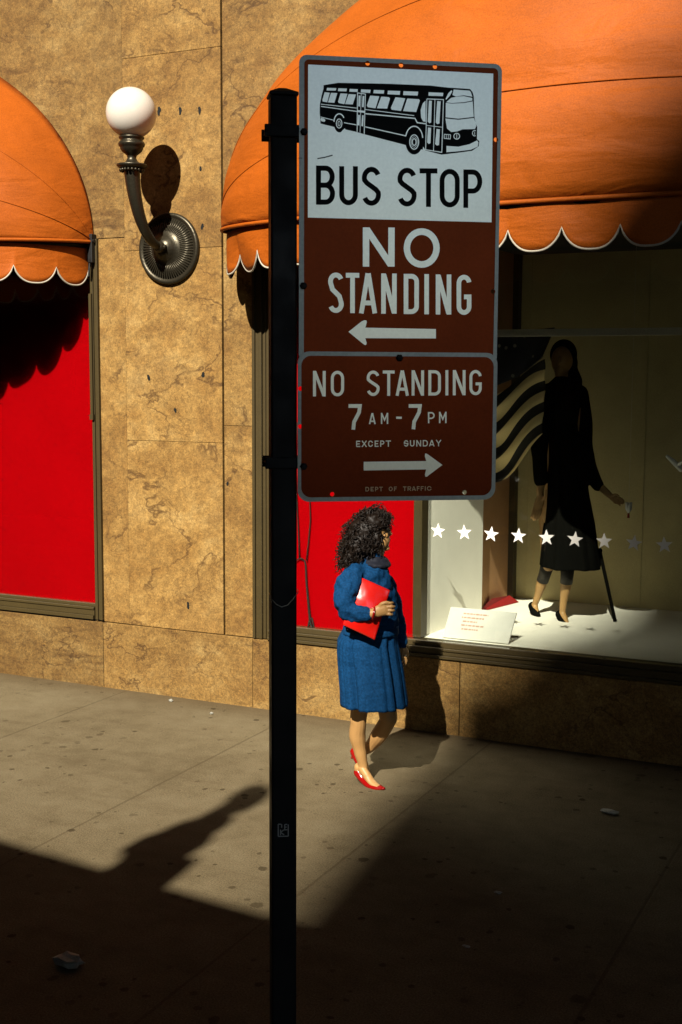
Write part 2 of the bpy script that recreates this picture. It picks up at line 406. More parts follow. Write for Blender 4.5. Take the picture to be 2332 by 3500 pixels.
def slab_mesh(name, rects, y0, y1, mat, bev):
    bm = bmesh.new(); tags = []
    for (x0, x1, z0, z1) in rects:
        n0 = len(bm.faces); box(bm, x0, x1, y0, y1, z0, z1, bev)
        tags.append((n0, len(bm.faces)))
    o = link_mesh(name, bm, mat, recalc=False)
    at = o.data.attributes.new('slab', 'FLOAT_VECTOR', 'FACE')
    rnd = random.Random(11)
    for n_, (a, b) in enumerate(tags):
        v = (rnd.random()*.5+.25, rnd.random()*.5+.25, rnd.random()*.5+.25)
        if rects[n_][0] in (-8.3, -8.194): v = (.02, .12, .07)
        if rects[n_][0] == -4.683 and rects[n_][1] == -2.6: v = (.30, .22, .17)
        if rects[n_][0] == -5.5299 and rects[n_][3] < 3.4: v = (.62, .70-.1*n_, .55+.1*n_)
        for i in range(a, b): at.data[i].vector = v
    return o
wall = on_building(slab_mesh('wall', slabs, WY, WY+0.05, 'stone', 0.0025))
bm = bmesh.new()
for (x0, x1, z0, z1) in ((-5.765, -4.445, 0.0, 3.41), (-14, 3.6, 3.41, 7.49), (0.706, 3.6, 0, 3.41), (-14, -11.31, 0, 3.41)):
    box(bm, x0+0.004, x1-0.004, WY+0.051, WY+0.45, z0, z1)
on_building(link_mesh('wall_core', bm, 'grout'))
pl = [(-14, -8.2), (-8.194, -5.772), (-5.768, -4.45), (-4.447, -2.858), (-2.852, -0.6), (-0.595, 3.6)]
on_building(slab_mesh('plinth', [(a, b, -0.05, 0.508) for a, b in pl], WY-0.012, WY+0.30, 'plinth', 0.003))
# the floors above the shop front, out of the picture, raised far up to block sky
bm = bmesh.new(); box(bm, -30, 30, WY+0.02, WY+14, 7.5, 260)
box(bm, -30, 30, WY-0.35, WY+0.02, 259, 260)
box(bm, -30, -14, WY+0.02, WY+14, 0, 7.5); box(bm, 3.6, 30, WY+0.02, WY+14, 0, 7.5)
on_building(link_mesh('upper_floors', bm, 'concrete'))

# drilled holes and scars of old fixings
for px, pz, rr, ex in ((-5.21, 4.30, .014, .035), (-5.03, 4.28, .013, .03), (-4.87, 4.27, .013, .03), (-4.87, 3.86, .010, .012), (-4.855, 3.46, .011, .02),
                       (-5.33, 2.39, .013, .02), (-4.855, 2.41, .014, .015), (-5.10, 2.15, .012, .012), (-5.0, 0.72, .012, .03), (-4.70+.04, 1.63, .01, .012)):
    bm = bmesh.new()
    for k in range(3):
        x = px+random.uniform(-.004, .004); 
        c = [bm.verts.new((x+rr*random.uniform(.6, 1.1)*math.cos(a*.7854)*1.0, WY-0.0015-0.0004*k, pz-k*ex*.4+(rr+ex*.2*k)*random.uniform(.7, 1.1)*math.sin(a*.7854))) for a in range(8)]
        bm.faces.new(c)
    on_building(link_mesh('drill_hole', bm, 'sign_black'))

# ------------------------------------------------------------------ shop windows (parts of the building)
def window(name, x0, x1, rib_side):
    f = bmesh.new()
    # outer moulding, two steps, then the glazing stop
    for s, xa in ((1, x0), (-1, x1)):
        a = xa
        for wd, yf in ((0.022, WY-0.022), (0.028, WY-0.008), (0.024, WY-0.016), (0.022, WY+0.004), (0.026, WY+0.014)):
            b = a + s*wd; box(f, min(a, b)+0.0005, max(a, b)-0.0005, yf, WY+0.11, 0.515, 3.40, 0.002); a = b
    xi0, xi1 = x0+0.122, x1-0.122
    z = 0.515
    for h, yf in ((0.022, WY-0.03), (0.030, WY-0.012), (0.018, WY-0.022), (0.036, WY+0.004)):
        box(f, xi0-0.0005, xi1+0.0005, yf, WY+0.11, z+0.0005, z+h-0.0005, 0.002); z += h
    box(f, xi0, xi1, WY+0.004, WY+0.11, 3.33, 3.398)
    o = on_building(link_mesh('window_frame', f, 'bronze'))
    g = bmesh.new(); box(g, xi0+0.001, xi1-0.001, WY+0.028, WY+0.036, z+0.001, 3.329)
    p = link_mesh('pane', g, 'glass'); p.parent = o
    return o
# left shop front: only its right end is in the picture
lf = bmesh.new()
for wd0, wd1, yf in ((-5.79, -5.766, WY-0.022), (-5.81, -5.791, WY-0.008), (-5.835, -5.811, WY-0.018), (-5.85, -5.836, WY+0.006)):
    box(lf, wd0, wd1, yf, WY+0.11, 0.525, 3.40, 0.002)
z = 0.525
for h, yf in ((0.03, WY-0.028), (0.045, WY-0.010), (0.02, WY-0.02), (0.022, WY+0.004)):
    box(lf, -11.3, -5.8515, yf, WY+0.11, z+0.0005, z+h-0.0005, 0.002); z += h
box(lf, -11.3, -5.8515, WY+0.004, WY+0.11, 3.33, 3.398)
lfo = on_building(link_mesh('window_frame', lf, 'bronze'))
g = bmesh.new(); box(g, -11.3, -5.852, WY+0.028, WY+0.036, z+0.001, 3.329)
link_mesh('pane', g, 'glass').parent = lfo
# a thin rail beside the frame, the awning's slide bar
bm = bmesh.new(); box(bm, -5.838, -5.815, WY-0.035, WY-0.019, 2.10, 3.0); box(bm, -5.842, -5.811, WY-0.04, WY-0.016, 2.06, 2.10)
link_mesh('slide_rail', bm, 'bronze').parent = lfo
rfo = window('window_frame', -4.442, 0.70, 1)
bm = bmesh.new()
box(bm, -3.225, -3.165, WY+0.05, WY+0.16, 0.63, 3.33)
link_mesh('mullion', bm, 'bronze').parent = rfo
bm = bmesh.new(); box(bm, -3.16, 0.57, WY+0.055, WY+0.10, 2.655, 2.70); 
link_mesh('pale_bar', bm, plain('pale_bar_paint', (0.62, 0.56, 0.40), 0.6)).parent = rfo  # pale bar across the window behind the glass
# display box behind the right window
bm = bmesh.new()
box(bm, -3.32, 0.7, WY+0.12, 9.66, 0.45, 0.618)
o = on_building(link_mesh('display_floor', bm, 'white'))
bm = bmesh.new(); box(bm, -3.15, 0.7, 9.62, 9.7, 0.618, 3.35)
for x in (-3.02, -2.1, -0.9): box(bm, x, x+0.012, 9.615, 9.62, 0.62, 3.35)
on_building(link_mesh('back_wall', bm, 'tan_wall'))
bm = bmesh.new(); box(bm, -3.26, -3.135, 8.84, 9.7, 0.618, 3.35)
on_building(link_mesh('side_wall', bm, 'brown_cloth'))
bm = bmesh.new(); box(bm, -3.15, -3.09, 9.53, 9.615, 0.618, 3.35)
on_building(link_mesh('corner_post', bm, 'bronze'))
bm = bmesh.new(); box(bm, -3.3, 0.7, WY+0.12, 9.7, 3.35, 3.42); box(bm, 0.705, 0.8, WY+0.13, 9.7, 0.45, 3.35)
on_building(link_mesh('display_ceiling', bm, 'dark_wall'))

# backing boards and partition: things standing in the windows
bm = bmesh.new(); box(bm, -4.315, -3.228, WY+0.075, WY+0.105, 0.60, 3.33)
tag(link_mesh('backing_board', bm, 'red_panel'), 'plain red board closing the window behind the woman and the black twig', 'board', 'red boards in the windows')
bm = bmesh.new(); box(bm, -11.2, -5.86, WY+0.05, WY+0.08, 0.62, 3.33)
tag(link_mesh('backing_board', bm, 'red_panel'), 'plain red board filling the window under the scalloped awning shadow, left of the lamp', 'board', 'red boards in the windows')
bm = bmesh.new()
a, b = Vector((-3.18, 7.92)), Vector((-3.100, 8.82)); n_ = Vector((b.y-a.y, -(b.x-a.x))).normalized()
q = [a, b, b-n_*0.03, a-n_*0.03]
lo = [bm.verts.new((p.x, p.y, 0.620)) for p in q]; hi = [bm.verts.new((p.x, p.y, 3.3)) for p in q]
bm.faces.new(lo); bm.faces.new(hi)
for i in range(4): bm.faces.new((lo[i], lo[(i+1) % 4], hi[(i+1) % 4], hi[i]))
tag(link_mesh('partition', bm, 'white'), 'tall white partition standing on the window floor, half sunlit behind the first two stars', 'partition')

# ------------------------------------------------------------------ awnings
def awning(xc, a, b, bf, z0, label):
    t = thing('awning', label, 'awning', (xc, WY-0.01, z0), 0, 'orange dome awnings')
    hoops = [(90, 1.0, 1.0), (41, 1.0, 1.0), (16.5, 1.0, 1.0), (-2.0, 1.0, 1.0)]
    NS = 96
    def hp(s, th): return Vector((a*math.cos(s), -bf*math.sin(s)*math.cos(th), b*math.sin(s)*math.sin(th)))
    bm = bmesh.new(); rows = []; sub = 9
    for (t0, _, _), (t1, _, _) in zip(hoops, hoops[1:]):
        for k in range(sub):
            f = k/sub; row = []
            for i in range(NS+1):
                s = math.pi*i/NS
                p = hp(s, R(t0)).lerp(hp(s, R(t1)), f)
                # cloth pulled tight between hoops, with slack that ripples towards the corners
                sag = math.sin(math.pi*f)*math.sin(s)
                nrm = Vector((0.25*math.cos(s), -0.75, 0.6)).normalized()
                rip = math.sin(9*s+2.2*f)*0.5+math.sin(23*s+1.3)*0.3
                p = p + nrm*(0.055*sag + 0.010*math.sin(4*math.pi*f+3*s)*math.sin(s)**2*(0.4+f)) + nrm*(0.012*rip*sag)
                row.append(bm.verts.new(p))
            rows.append(row)
    last = []
    for i in range(NS+1):
        s = math.pi*i/NS; last.append(bm.verts.new(hp(s, R(-2))))
    rows.append(last)
    for q, r_ in zip(rows, rows[1:]):
        for i in range(NS): bm.faces.new((q[i], q[i+1], r_[i+1], r_[i]))
    c = link_mesh('canopy', bm, 'awning', t, True, False)
    md = c.modifiers.new('thick', 'SOLIDIFY'); md.thickness = 0.004; md.offset = -1
    # seams over the hoops and the rolled hem
    for th, rad in ((41, 0.003), (16.5, 0.005)):
        bm = bmesh.new(); tube(bm, [hp(math.pi*i/NS, R(th))*1.001 for i in range(NS+1)], rad, 8)
        link_mesh('seam', bm, 'awning', t, True)
    bm = bmesh.new(); tube(bm, [hp(math.pi*i/NS, R(-2))+Vector((0, 0, -0.006)) for i in range(NS+1)], 0.013, 10)
    link_mesh('hem', bm, 'awning', t, True)
    bm = bmesh.new(); tube(bm, [hp(math.pi*i/NS, R(-2))*0.975+Vector((0, 0, -0.026)) for i in range(NS+1)], 0.015, 10)
    link_mesh('hoop_pipe', bm, 'black_metal', t, True)
    # valance with scallops; measured along the hem
    path = [Vector((a*math.cos(math.pi*i/400), -bf*math.sin(math.pi*i/400), 0)) for i in range(401)]
    L = [0.0]
    for p, q in zip(path, path[1:]): L.append(L[-1]+(q-p).length)
    nsc = max(4, round(L[-1]/0.315)); sw = L[-1]/nsc
    def at(l):
        l = min(max(l, 0), L[-1]); j = 0
        lo, hi = 0, 400
        while hi-lo > 1:
            m = (lo+hi)//2
            if L[m] <= l: lo = m
            else: hi = m
        f = (l-L[lo])/max(1e-9, L[hi]-L[lo]); return path[lo].lerp(path[hi], f)
    bm = bmesh.new(); pts_edge = []; NV = 20; cols = []
    for j in range(nsc):
        for k in range(NV + (1 if j == nsc-1 else 0)):
            u = k/NV; l = (j+u)*sw; p = at(l)*0.985
            drop = 0.138 + 0.118*(1-abs(2*u-1)**2.6)**0.75
            flare = 0.018*math.sin(3.1*l)+0.010*math.sin(9.7*l+1)
            col = []
            for m in range(8):
                g_ = m/7
                out = Vector((p.x*0.25/a, -1, 0)).normalized()*(flare*g_*g_*1.6+0.012*g_*math.sin(14*l+2*g_))
                col.append(bm.verts.new(p+Vector((0, 0, -0.055-(drop+0.02)*g_))+out))
            cols.append(col); pts_edge.append(col[-1].co.copy())
    for q, r_ in zip(cols, cols[1:]):
        for m in range(7): bm.faces.new((q[m], q[m+1], r_[m+1], r_[m]))
    v = link_mesh('valance', bm, 'awning', t, True, False)
    md = v.modifiers.new('thick', 'SOLIDIFY'); md.thickness = 0.003
    bm = bmesh.new(); tube(bm, pts_edge, 0.0065, 6)
    pp = link_mesh('piping', bm, 'piping', v, True)
    # hinge at each foot of the hoops
    for s in (-1, 1):
        bm = bmesh.new(); box(bm, s*a-0.02, s*a+0.02, -0.05, 0.008, -0.16, 0.05, 0.004)
        tube(bm, [(s*a-0.03, -0.03, 0.0), (s*a+0.03, -0.03, 0.0)], 0.014, 10)
        tube(bm, [(s*a-0.01, -0.035, -0.14), (s*a-0.016, -0.045, -0.26)], 0.008, 8)
        link_mesh('hinge', bm, 'black_metal', t)
    return t
awning(-1.9, 2.7, 1.87, 1.15, 3.40, 'big orange dome awning over the mannequin window, behind the bus stop sign')
awning(-8.50, 2.7, 1.74, 1.36, 3.385, 'orange dome awning left of the globe lamp, its scalloped valance shading the red window')

# ------------------------------------------------------------------ wall lamp
LX, LYp, LZ = -5.13, WY, 3.304
t = thing('wall_lamp', 'bronze wall lamp with white globe on a curved arm, fixed to the stone pier', 'lamp', (LX, LYp, LZ))
bm = bmesh.new()
prof = [(0.250, 0.0), (0.256, 0.012), (0.252, 0.028), (0.238, 0.036), (0.226, 0.030), (0.214, 0.024), (0.120, 0.060), (0.090, 0.068), (0.082, 0.085), (0.060, 0.098), (0.050, 0.112), (0.0005, 0.116)]
lathe(bm, prof, 72, 'Y')
# reeded dish
bm.verts.ensure_lookup_table()
for v in bm.verts:
    r_ = math.hypot(v.co.x, v.co.z)
    if 0.12 < r_ < 0.22: pass
o = link_mesh('back_plate', bm, 'bronze2', t, True)
bm = bmesh.new()
for k in range(64):
    a_ = 2*math.pi*k/64
    p0 = Vector((0.122*math.cos(a_), -0.0595, 0.122*math.sin(a_))); p1 = Vector((0.213*math.cos(a_), -0.0245, 0.213*math.sin(a_)))
    tube(bm, [p0, p1], [0.0032, 0.0062], 6)
link_mesh('reeding', bm, 'bronze2', o, True)
gx, gy, gz = -0.02, -0.43, 0.876        # the globe's centre
bm = bmesh.new()
pts = [(0, -0.09, 0.0), (0, -0.15, 0.005), (-0.004, -0.22, 0.03), (-0.008, -0.30, 0.10), (-0.014, -0.36, 0.20), (-0.018, -0.405, 0.33), (gx, -0.425, 0.44), (gx, gy, 0.50)]
cv = []
for i in range(len(pts)-1):
    P_ = [Vector(pts[max(i-1, 0)]), Vector(pts[i]), Vector(pts[i+1]), Vector(pts[min(i+2, len(pts)-1)])]
    for k in range(5):
        tt = k/5; cv.append(0.5*((2*P_[1])+(P_[2]-P_[0])*tt+(2*P_[0]-5*P_[1]+4*P_[2]-P_[3])*tt*tt+(3*P_[1]-P_[0]-3*P_[2]+P_[3])*tt**3))
cv.append(Vector(pts[-1])); n_ = len(cv)
tube(bm, cv, [0.026+0.034*(i/n_)**1.3 for i in range(n_)], 18)
ball(bm, (0, -0.135, 0.0), 0.042, 16); tube(bm, [(-0.05, -0.13, 0.0), (0.05, -0.13, 0.0)], 0.016, 10)
for k in range(9):
    i = 4+k*3
    if i < n_: pass
link_mesh('arm', bm, 'bronze2', t, True)
bm = bmesh.new()
prof = [(0.045, 0.495), (0.085, 0.505), (0.098, 0.515), (0.105, 0.522), (0.105, 0.532), (0.060, 0.540), (0.042, 0.552), (0.030, 0.575), (0.034, 0.592), (0.050, 0.605), (0.066, 0.618), (0.078, 0.635), (0.080, 0.650),
        (0.088, 0.655), (0.092, 0.668), (0.088, 0.680), (0.078, 0.684), (0.076, 0.700), (0.086, 0.706), (0.088, 0.716), (0.070, 0.724), (0.0005, 0.726)]
lathe(bm, prof, 36, 'Z', (gx, gy, 0.0))
fit = link_mesh('globe_fitter', bm, 'bronze2', t, True)
bm = bmesh.new()
for k in range(20):
    a_ = 2*math.pi*k/20; ball(bm, (gx+0.078*math.cos(a_), gy+0.078*math.sin(a_), 0.492), 0.011, 8)
link_mesh('bead_ring', bm, 'bronze2', fit, True)
bm = bmesh.new(); ball(bm, (gx, gy, gz), 0.172, 48); link_mesh('globe', bm, 'globe', t, True)

# ------------------------------------------------------------------ sign post and signs
SP = Vector((-1.12563, 2.61699, 2.61729)); SRZ = R(35.6)
HM = ((0.0006223232207406553, 6.021171366440445e-06, -0.857234444226304), (1.0837705076460734e-05, -0.000599927090605207, 0.556203787122095), (-3.6754758035678174e-05, -2.3539555605169473e-05, 1.0))
def art(x, y, grid):
    """drawing grid of the sign's artwork -> metres on the sign"""
    X, Y = (1000+x/2.1189, (150 if grid == 2 else 700)+y/2.1189)
    q = [h[0]*X+h[1]*Y+h[2] for h in HM]; return (q[0]/q[2], q[1]/q[2])

post = thing('sign_post', 'square black painted steel post carrying the bus stop signs, chained near its middle', 'post', (SP.x, SP.y, 0), SRZ)
bm = bmesh.new()
pu0, pu1 = -0.2895, -0.2315
box(bm, pu0, pu1, 0.012, 0.070, -0.02, 2.617+0.392, 0.004)
link_mesh('shaft', bm, 'black_metal', post)
bm = bmesh.new()
box(bm, pu0-0.003, pu1+0.003, 0.009, 0.073, 2.617+0.3925, 2.617+0.400, 0.002)
vs_ = [bm.verts.new(p) for p in ((pu0, 0.012, 3.0175), (pu1, 0.012, 3.0175), (pu1, 0.07, 3.0175), (pu0, 0.07, 3.0175), ((pu0+pu1)/2-.008, 0.041, 3.030), ((pu0+pu1)/2+.008, 0.041, 3.030))]
for q in ((0, 1, 5, 4), (1, 2, 5), (2, 3, 4, 5), (3, 0, 4), (3, 2, 1, 0)): bm.faces.new([vs_[i] for i in q])
link_mesh('cap', bm, 'black_metal', post)
for zb in (2.617+0.315, 2.617-0.413):
    bm = bmesh.new(); box(bm, pu0-0.0145, pu1+0.10, 0.0035, 0.0115, zb-0.013, zb+0.013, 0.002)
    box(bm, pu0-0.0145, pu1+0.02, 0.0705, 0.075, zb-0.013, zb+0.013, 0.001)
    tube(bm, [(pu0-0.008, -0.001, zb), (pu0-0.008, 0.08, zb)], 0.004, 8)
    link_mesh('clamp', bm, 'black_metal', post)
bm = bmesh.new()
wp = [(pu0-0.003, 0.03, 1.905), (pu0-0.002, 0.008, 1.895), (pu0+0.01, 0.006, 1.882), (pu0+0.022, 0.005, 1.876), (pu0+0.036, 0.006, 1.880), (pu0+0.048, 0.007, 1.893), (pu1+0.002, 0.008, 1.908), (pu1+0.004, 0.03, 1.912)]
tube(bm, wp, 0.0011, 6)
link_mesh('wire_loop', bm, 'wire', post, True)
# scrawled tag on the shaft
bm = bmesh.new()
def stroke(bm, pts, wd, y, grid=None, close=False, dy=0.0):
    """a flat ribbon of width wd with mitred corners in the local x-z plane at depth y"""
    P = []
    for p in pts:
        if not P or (Vector((p[0], p[1]))-P[-1]).length > 1e-5: P.append(Vector((p[0], p[1])))
    if close and (P[0]-P[-1]).length < 1e-5: P.pop()
    n = len(P); A, B = [], []
    for i in range(n):
        if close: d0 = (P[i]-P[i-1]); d1 = (P[(i+1) % n]-P[i])
        else: d0 = P[i]-P[i-1] if i else P[1]-P[0]; d1 = P[i+1]-P[i] if i < n-1 else P[-1]-P[-2]
        d0 = d0.normalized(); d1 = d1.normalized(); t_ = d0+d1
        t_ = t_.normalized() if t_.length > 1e-6 else d0
        nn = Vector((-t_.y, t_.x)); c_ = max(0.45, nn.dot(Vector((-d0.y, d0.x))))
        A.append(P[i]+nn*(wd/2/c_)); B.append(P[i]-nn*(wd/2/c_))
    va = [bm.verts.new((p.x, y-dy, p.y)) for p in A]; vb = [bm.verts.new((p.x, y-dy, p.y)) for p in B]
    for i in range(n if close else n-1):
        j = (i+1) % n; bm.faces.new((va[i], va[j], vb[j], vb[i]))
gz0 = 1.348
def gst(pts, k): stroke(bm, [(-0.263+x*0.013, gz0+z_*0.016) for x, z_ in pts], 0.0026, 0.0113-k*0.0001)
gst([(-.9, -.9), (-.9, .95)], 0); gst([(-.9, -.9), (.9, -.95)], 1); gst([(.9, -.95), (.9, .8)], 2); gst([(-.9, .95), (-.35, .9)], 3)
gst([(-.5, .1), (-.5, -.75)], 4); gst([(-.5, -.3), (.1, .05)], 5); gst([(-.5, -.3), (.15, -.7)], 6); gst([(.25, .85), (.25, .05), (.75, .05)], 7); gst([(.25, .45), (.6, .45)], 8); gst([(.25, .85), (.7, .85)], 9); gst([(-.3, .9), (-.3, .4)], 10)
link_mesh('scrawl', bm, 'graffiti', post)

# stroke alphabet: centre lines in a box w wide and 1 high, pen width t
def arc(cx, cy, rx, ry, a0, a1, n=12): return [(cx+rx*math.cos(R(a0+(a1-a0)*k/n)), cy+ry*math.sin(R(a0+(a1-a0)*k/n))) for k in range(n+1)]
def glyph(ch, w, t):
    h = t/2; x0, x1, y0, y1 = h, w-h, h, 1-h; cx = w/2; rx = (x1-x0)/2; ry = min(rx*1.15, (y1-y0)/2)
    mid = 0.5
    if ch == 'O': return [(arc(cx, y1-ry, rx, ry, 0, 180, 16)+arc(cx, y0+ry, rx, ry, 180, 360, 16), True)]
    if ch == 'U': return [([(x0, 1)]+arc(cx, y0+ry, rx, ry, 180, 360, 16)+[(x1, 1)], False)]
    if ch == 'B':
        r1 = (y1-mid)/2; r2_ = (mid-y0)/2; k = x1-min(r1, rx)
        return [([(x0, 0), (x0, 1)], False), ([(x0, y1), (k, y1)]+arc(k, mid+r1, x1-k-0.01, r1, 90, -90, 12)[1:]+[(x0, mid)], False), ([(k-.02, mid)]+arc(k, y0+r2_, x1-k, r2_, 90, -90, 12)+[(x0, y0)], False)]
    if ch == 'P':
        r1 = (y1-mid+.06)/2; k = x1-min(r1, rx)
        return [([(x0, 0), (x0, 1)], False), ([(x0, y1), (k, y1)]+arc(k, y1-r1, x1-k, r1, 90, -90, 12)[1:]+[(x0, y1-2*r1)], False)]
    if ch == 'R': return glyph('P', w, t)+[([(cx, mid-.04), (x1, 0)], False)]
    if ch == 'D':
        r1 = rx*1.0; k = x1-r1
        return [([(x0, 0), (x0, 1)], False), ([(x0, y1), (k, y1)]+arc(k, y1-r1, r1, r1, 90, 0, 8)+arc(k, y0+r1, r1, r1, 0, -90, 8)+[(x0, y0)], False)]
    if ch == 'S':
        a = arc(cx, y1-ry, rx, ry, 22, 195, 16); b = arc(cx, y0+ry, rx, ry, 15, -158, 16)
        return [(a+[(x0+(x1-x0)*.18, .585), (x1-(x1-x0)*.18, .415)]+b, False)]
    if ch == 'T': return [([(0, y1), (w, y1)], False), ([(cx, y1), (cx, 0)], False)]
    if ch == 'N': return [([(x0, 0), (x0, 1)], False), ([(x1, 0), (x1, 1)], False), ([(x0+h*.2, 1-h*.5), (x1-h*.2, h*.5)], False)]
    if ch == 'A': return [([(h*.95, 0), (cx-h*.12, 1-h*.06)], False), ([(w-h*.95, 0), (cx+h*.12, 1-h*.06)], False), ([(w*.25, .26), (w*.75, .26)], False)]
    if ch == 'I': return [([(cx, 0), (cx, 1)], False)]
    if ch == 'G': return [(arc(cx, y1-ry, rx, ry, 10, 180, 16)+arc(cx, y0+ry, rx, ry, 180, 360, 16)+[(x1, .45), (cx, .45)], False)]
    if ch == 'C': return [(arc(cx, y1-ry, rx, ry, 12, 180, 16)+arc(cx, y0+ry, rx, ry, 180, 348, 16), False)]
    if ch == '7': return [([(0, y1), (x1, y1), (x1-.06*w, y1-.25), (w*.42, .3), (w*.36, 0)], False)]
    if ch == 'M': return [([(x0, 0), (x0, 1)], False), ([(x1, 0), (x1, 1)], False), ([(x0, 1-h*.5), (cx, .35), (x1, 1-h*.5)], False)]
    if ch == '-': return [([(0, .5), (w, .5)], False)]
    if ch == 'E': return [([(x0, 0), (x0, 1)], False), ([(x0, y1), (w, y1)], False), ([(x0, mid), (w*.85, mid)], False), ([(x0, y0), (w, y0)], False)]
    if ch == 'F': return [([(x0, 0), (x0, 1)], False), ([(x0, y1), (w, y1)], False), ([(x0, mid), (w*.85, mid)], False)]
    if ch == 'X': return [([(h*.6, 0), (w-h*.6, 1)], False), ([(w-h*.6, 0), (h*.6, 1)], False)]
    if ch == 'Y': return [([(h*.6, 1), (cx, .48), (w-h*.6, 1)], False), ([(cx, .5), (cx, 0)], False)]
CNT = [0]
def letters(bm, spec, yb0, yt0, yb1, yt1, xa, xb, pen, y, grid=3):
    """spec: (char, x left, x right) on the drawing grid; baseline and cap line slope from xa to xb"""
    for ch, l, r_ in spec:
        f = (l+r_)/2; f = (f-xa)/(xb-xa); yb = yb0+(yb1-yb0)*f; yt = yt0+(yt1-yt0)*f
        p00 = Vector(art(l, yb, grid)); p10 = Vector(art(r_, yb, grid)); p01 = Vector(art(l, yt, grid))
        H = p01.y-p00.y; W = p10.x-p00.x; pn = pen/2.1189*0.000657/H
        for pts, cl in glyph(ch, W/H, pn):
            CNT[0] += 1
            shear = (p10.y-p00.y)/W
            stroke(bm, [(p00.x+a*H+(p01.x-p00.x)*b, p00.y+b*H+shear*a*H) for a, b in pts], pn*H, y-0.00002*(CNT[0] % 9), close=cl)

SYF = 0.0
s1 = thing('bus_stop_sign', 'tall white and maroon bus stop sign with a bus picture, upper of two', 'sign', SP, SRZ, 'street signs on the post')
HR = 0.0052
holesA = [circ(*p, HR) for p in ((-0.0778, 0.4640), (-0.0027, 0.4635), (0.0741, 0.4636), (0.2167, 0.311), (0.2165, -0.0254))]
plate('plate', rrect(-0.2290, 0.2280, -0.19, 0.4757, 0.017), holesA, 0.003, 0.0, 'silver', s1)
plate('maroon_field', rrect(-0.2178, 0.2190, -0.185, 0.4660, 0.010), holesA, -0.0003, -0.0008, 'sign_red', s1)
plate('white_field', [(-0.2095, 0.1287), (0.2095, 0.1287), (0.2075, 0.4541), (-0.2096, 0.4551)], [], -0.0009, -0.0012, 'sign_white', s1)
bm = bmesh.new()
letters(bm, [('B', 170, 308), ('U', 338, 473), ('S', 502, 640), ('S', 760, 898), ('T', 920, 1048), ('O', 1065, 1210), ('P', 1237, 1373)], 1164, 880, 1190, 912, 170, 1373, 36, -0.0016, 2)
link_mesh('bus_stop_lettering', bm, 'sign_black', s1, recalc=False)
bm = bmesh.new()
letters(bm, [('N', 509, 739), ('O', 805, 1065)], 445, 162, 460, 172, 509, 1065, 47, -0.0012)
letters(bm, [('S', 258, 370), ('T', 386, 483), ('A', 482, 612), ('N', 642, 754), ('D', 805, 915), ('I', 950, 992), ('N', 1037, 1149), ('G', 1188, 1295)], 782, 490, 798, 508, 258, 1295, 34, -0.0012)
link_mesh('no_standing_lettering', bm, 'sign_white', s1, recalc=False)
def poly(bm, pts, y, grid):
    vs_ = [bm.verts.new((a, y, b)) for a, b in (art(p[0], p[1], grid) for p in pts)]
    return bm.faces.new(vs_)
bm = bmesh.new()
poly(bm, [(405, 920), (500, 845), (520, 836), (535, 838), (538, 850), (527, 890), (1038, 900), (1038, 968), (527, 966), (537, 1000), (533, 1016), (520, 1014), (500, 998)], -0.0012, 3)
link_mesh('arrow', bm, 'sign_white', s1, recalc=False)
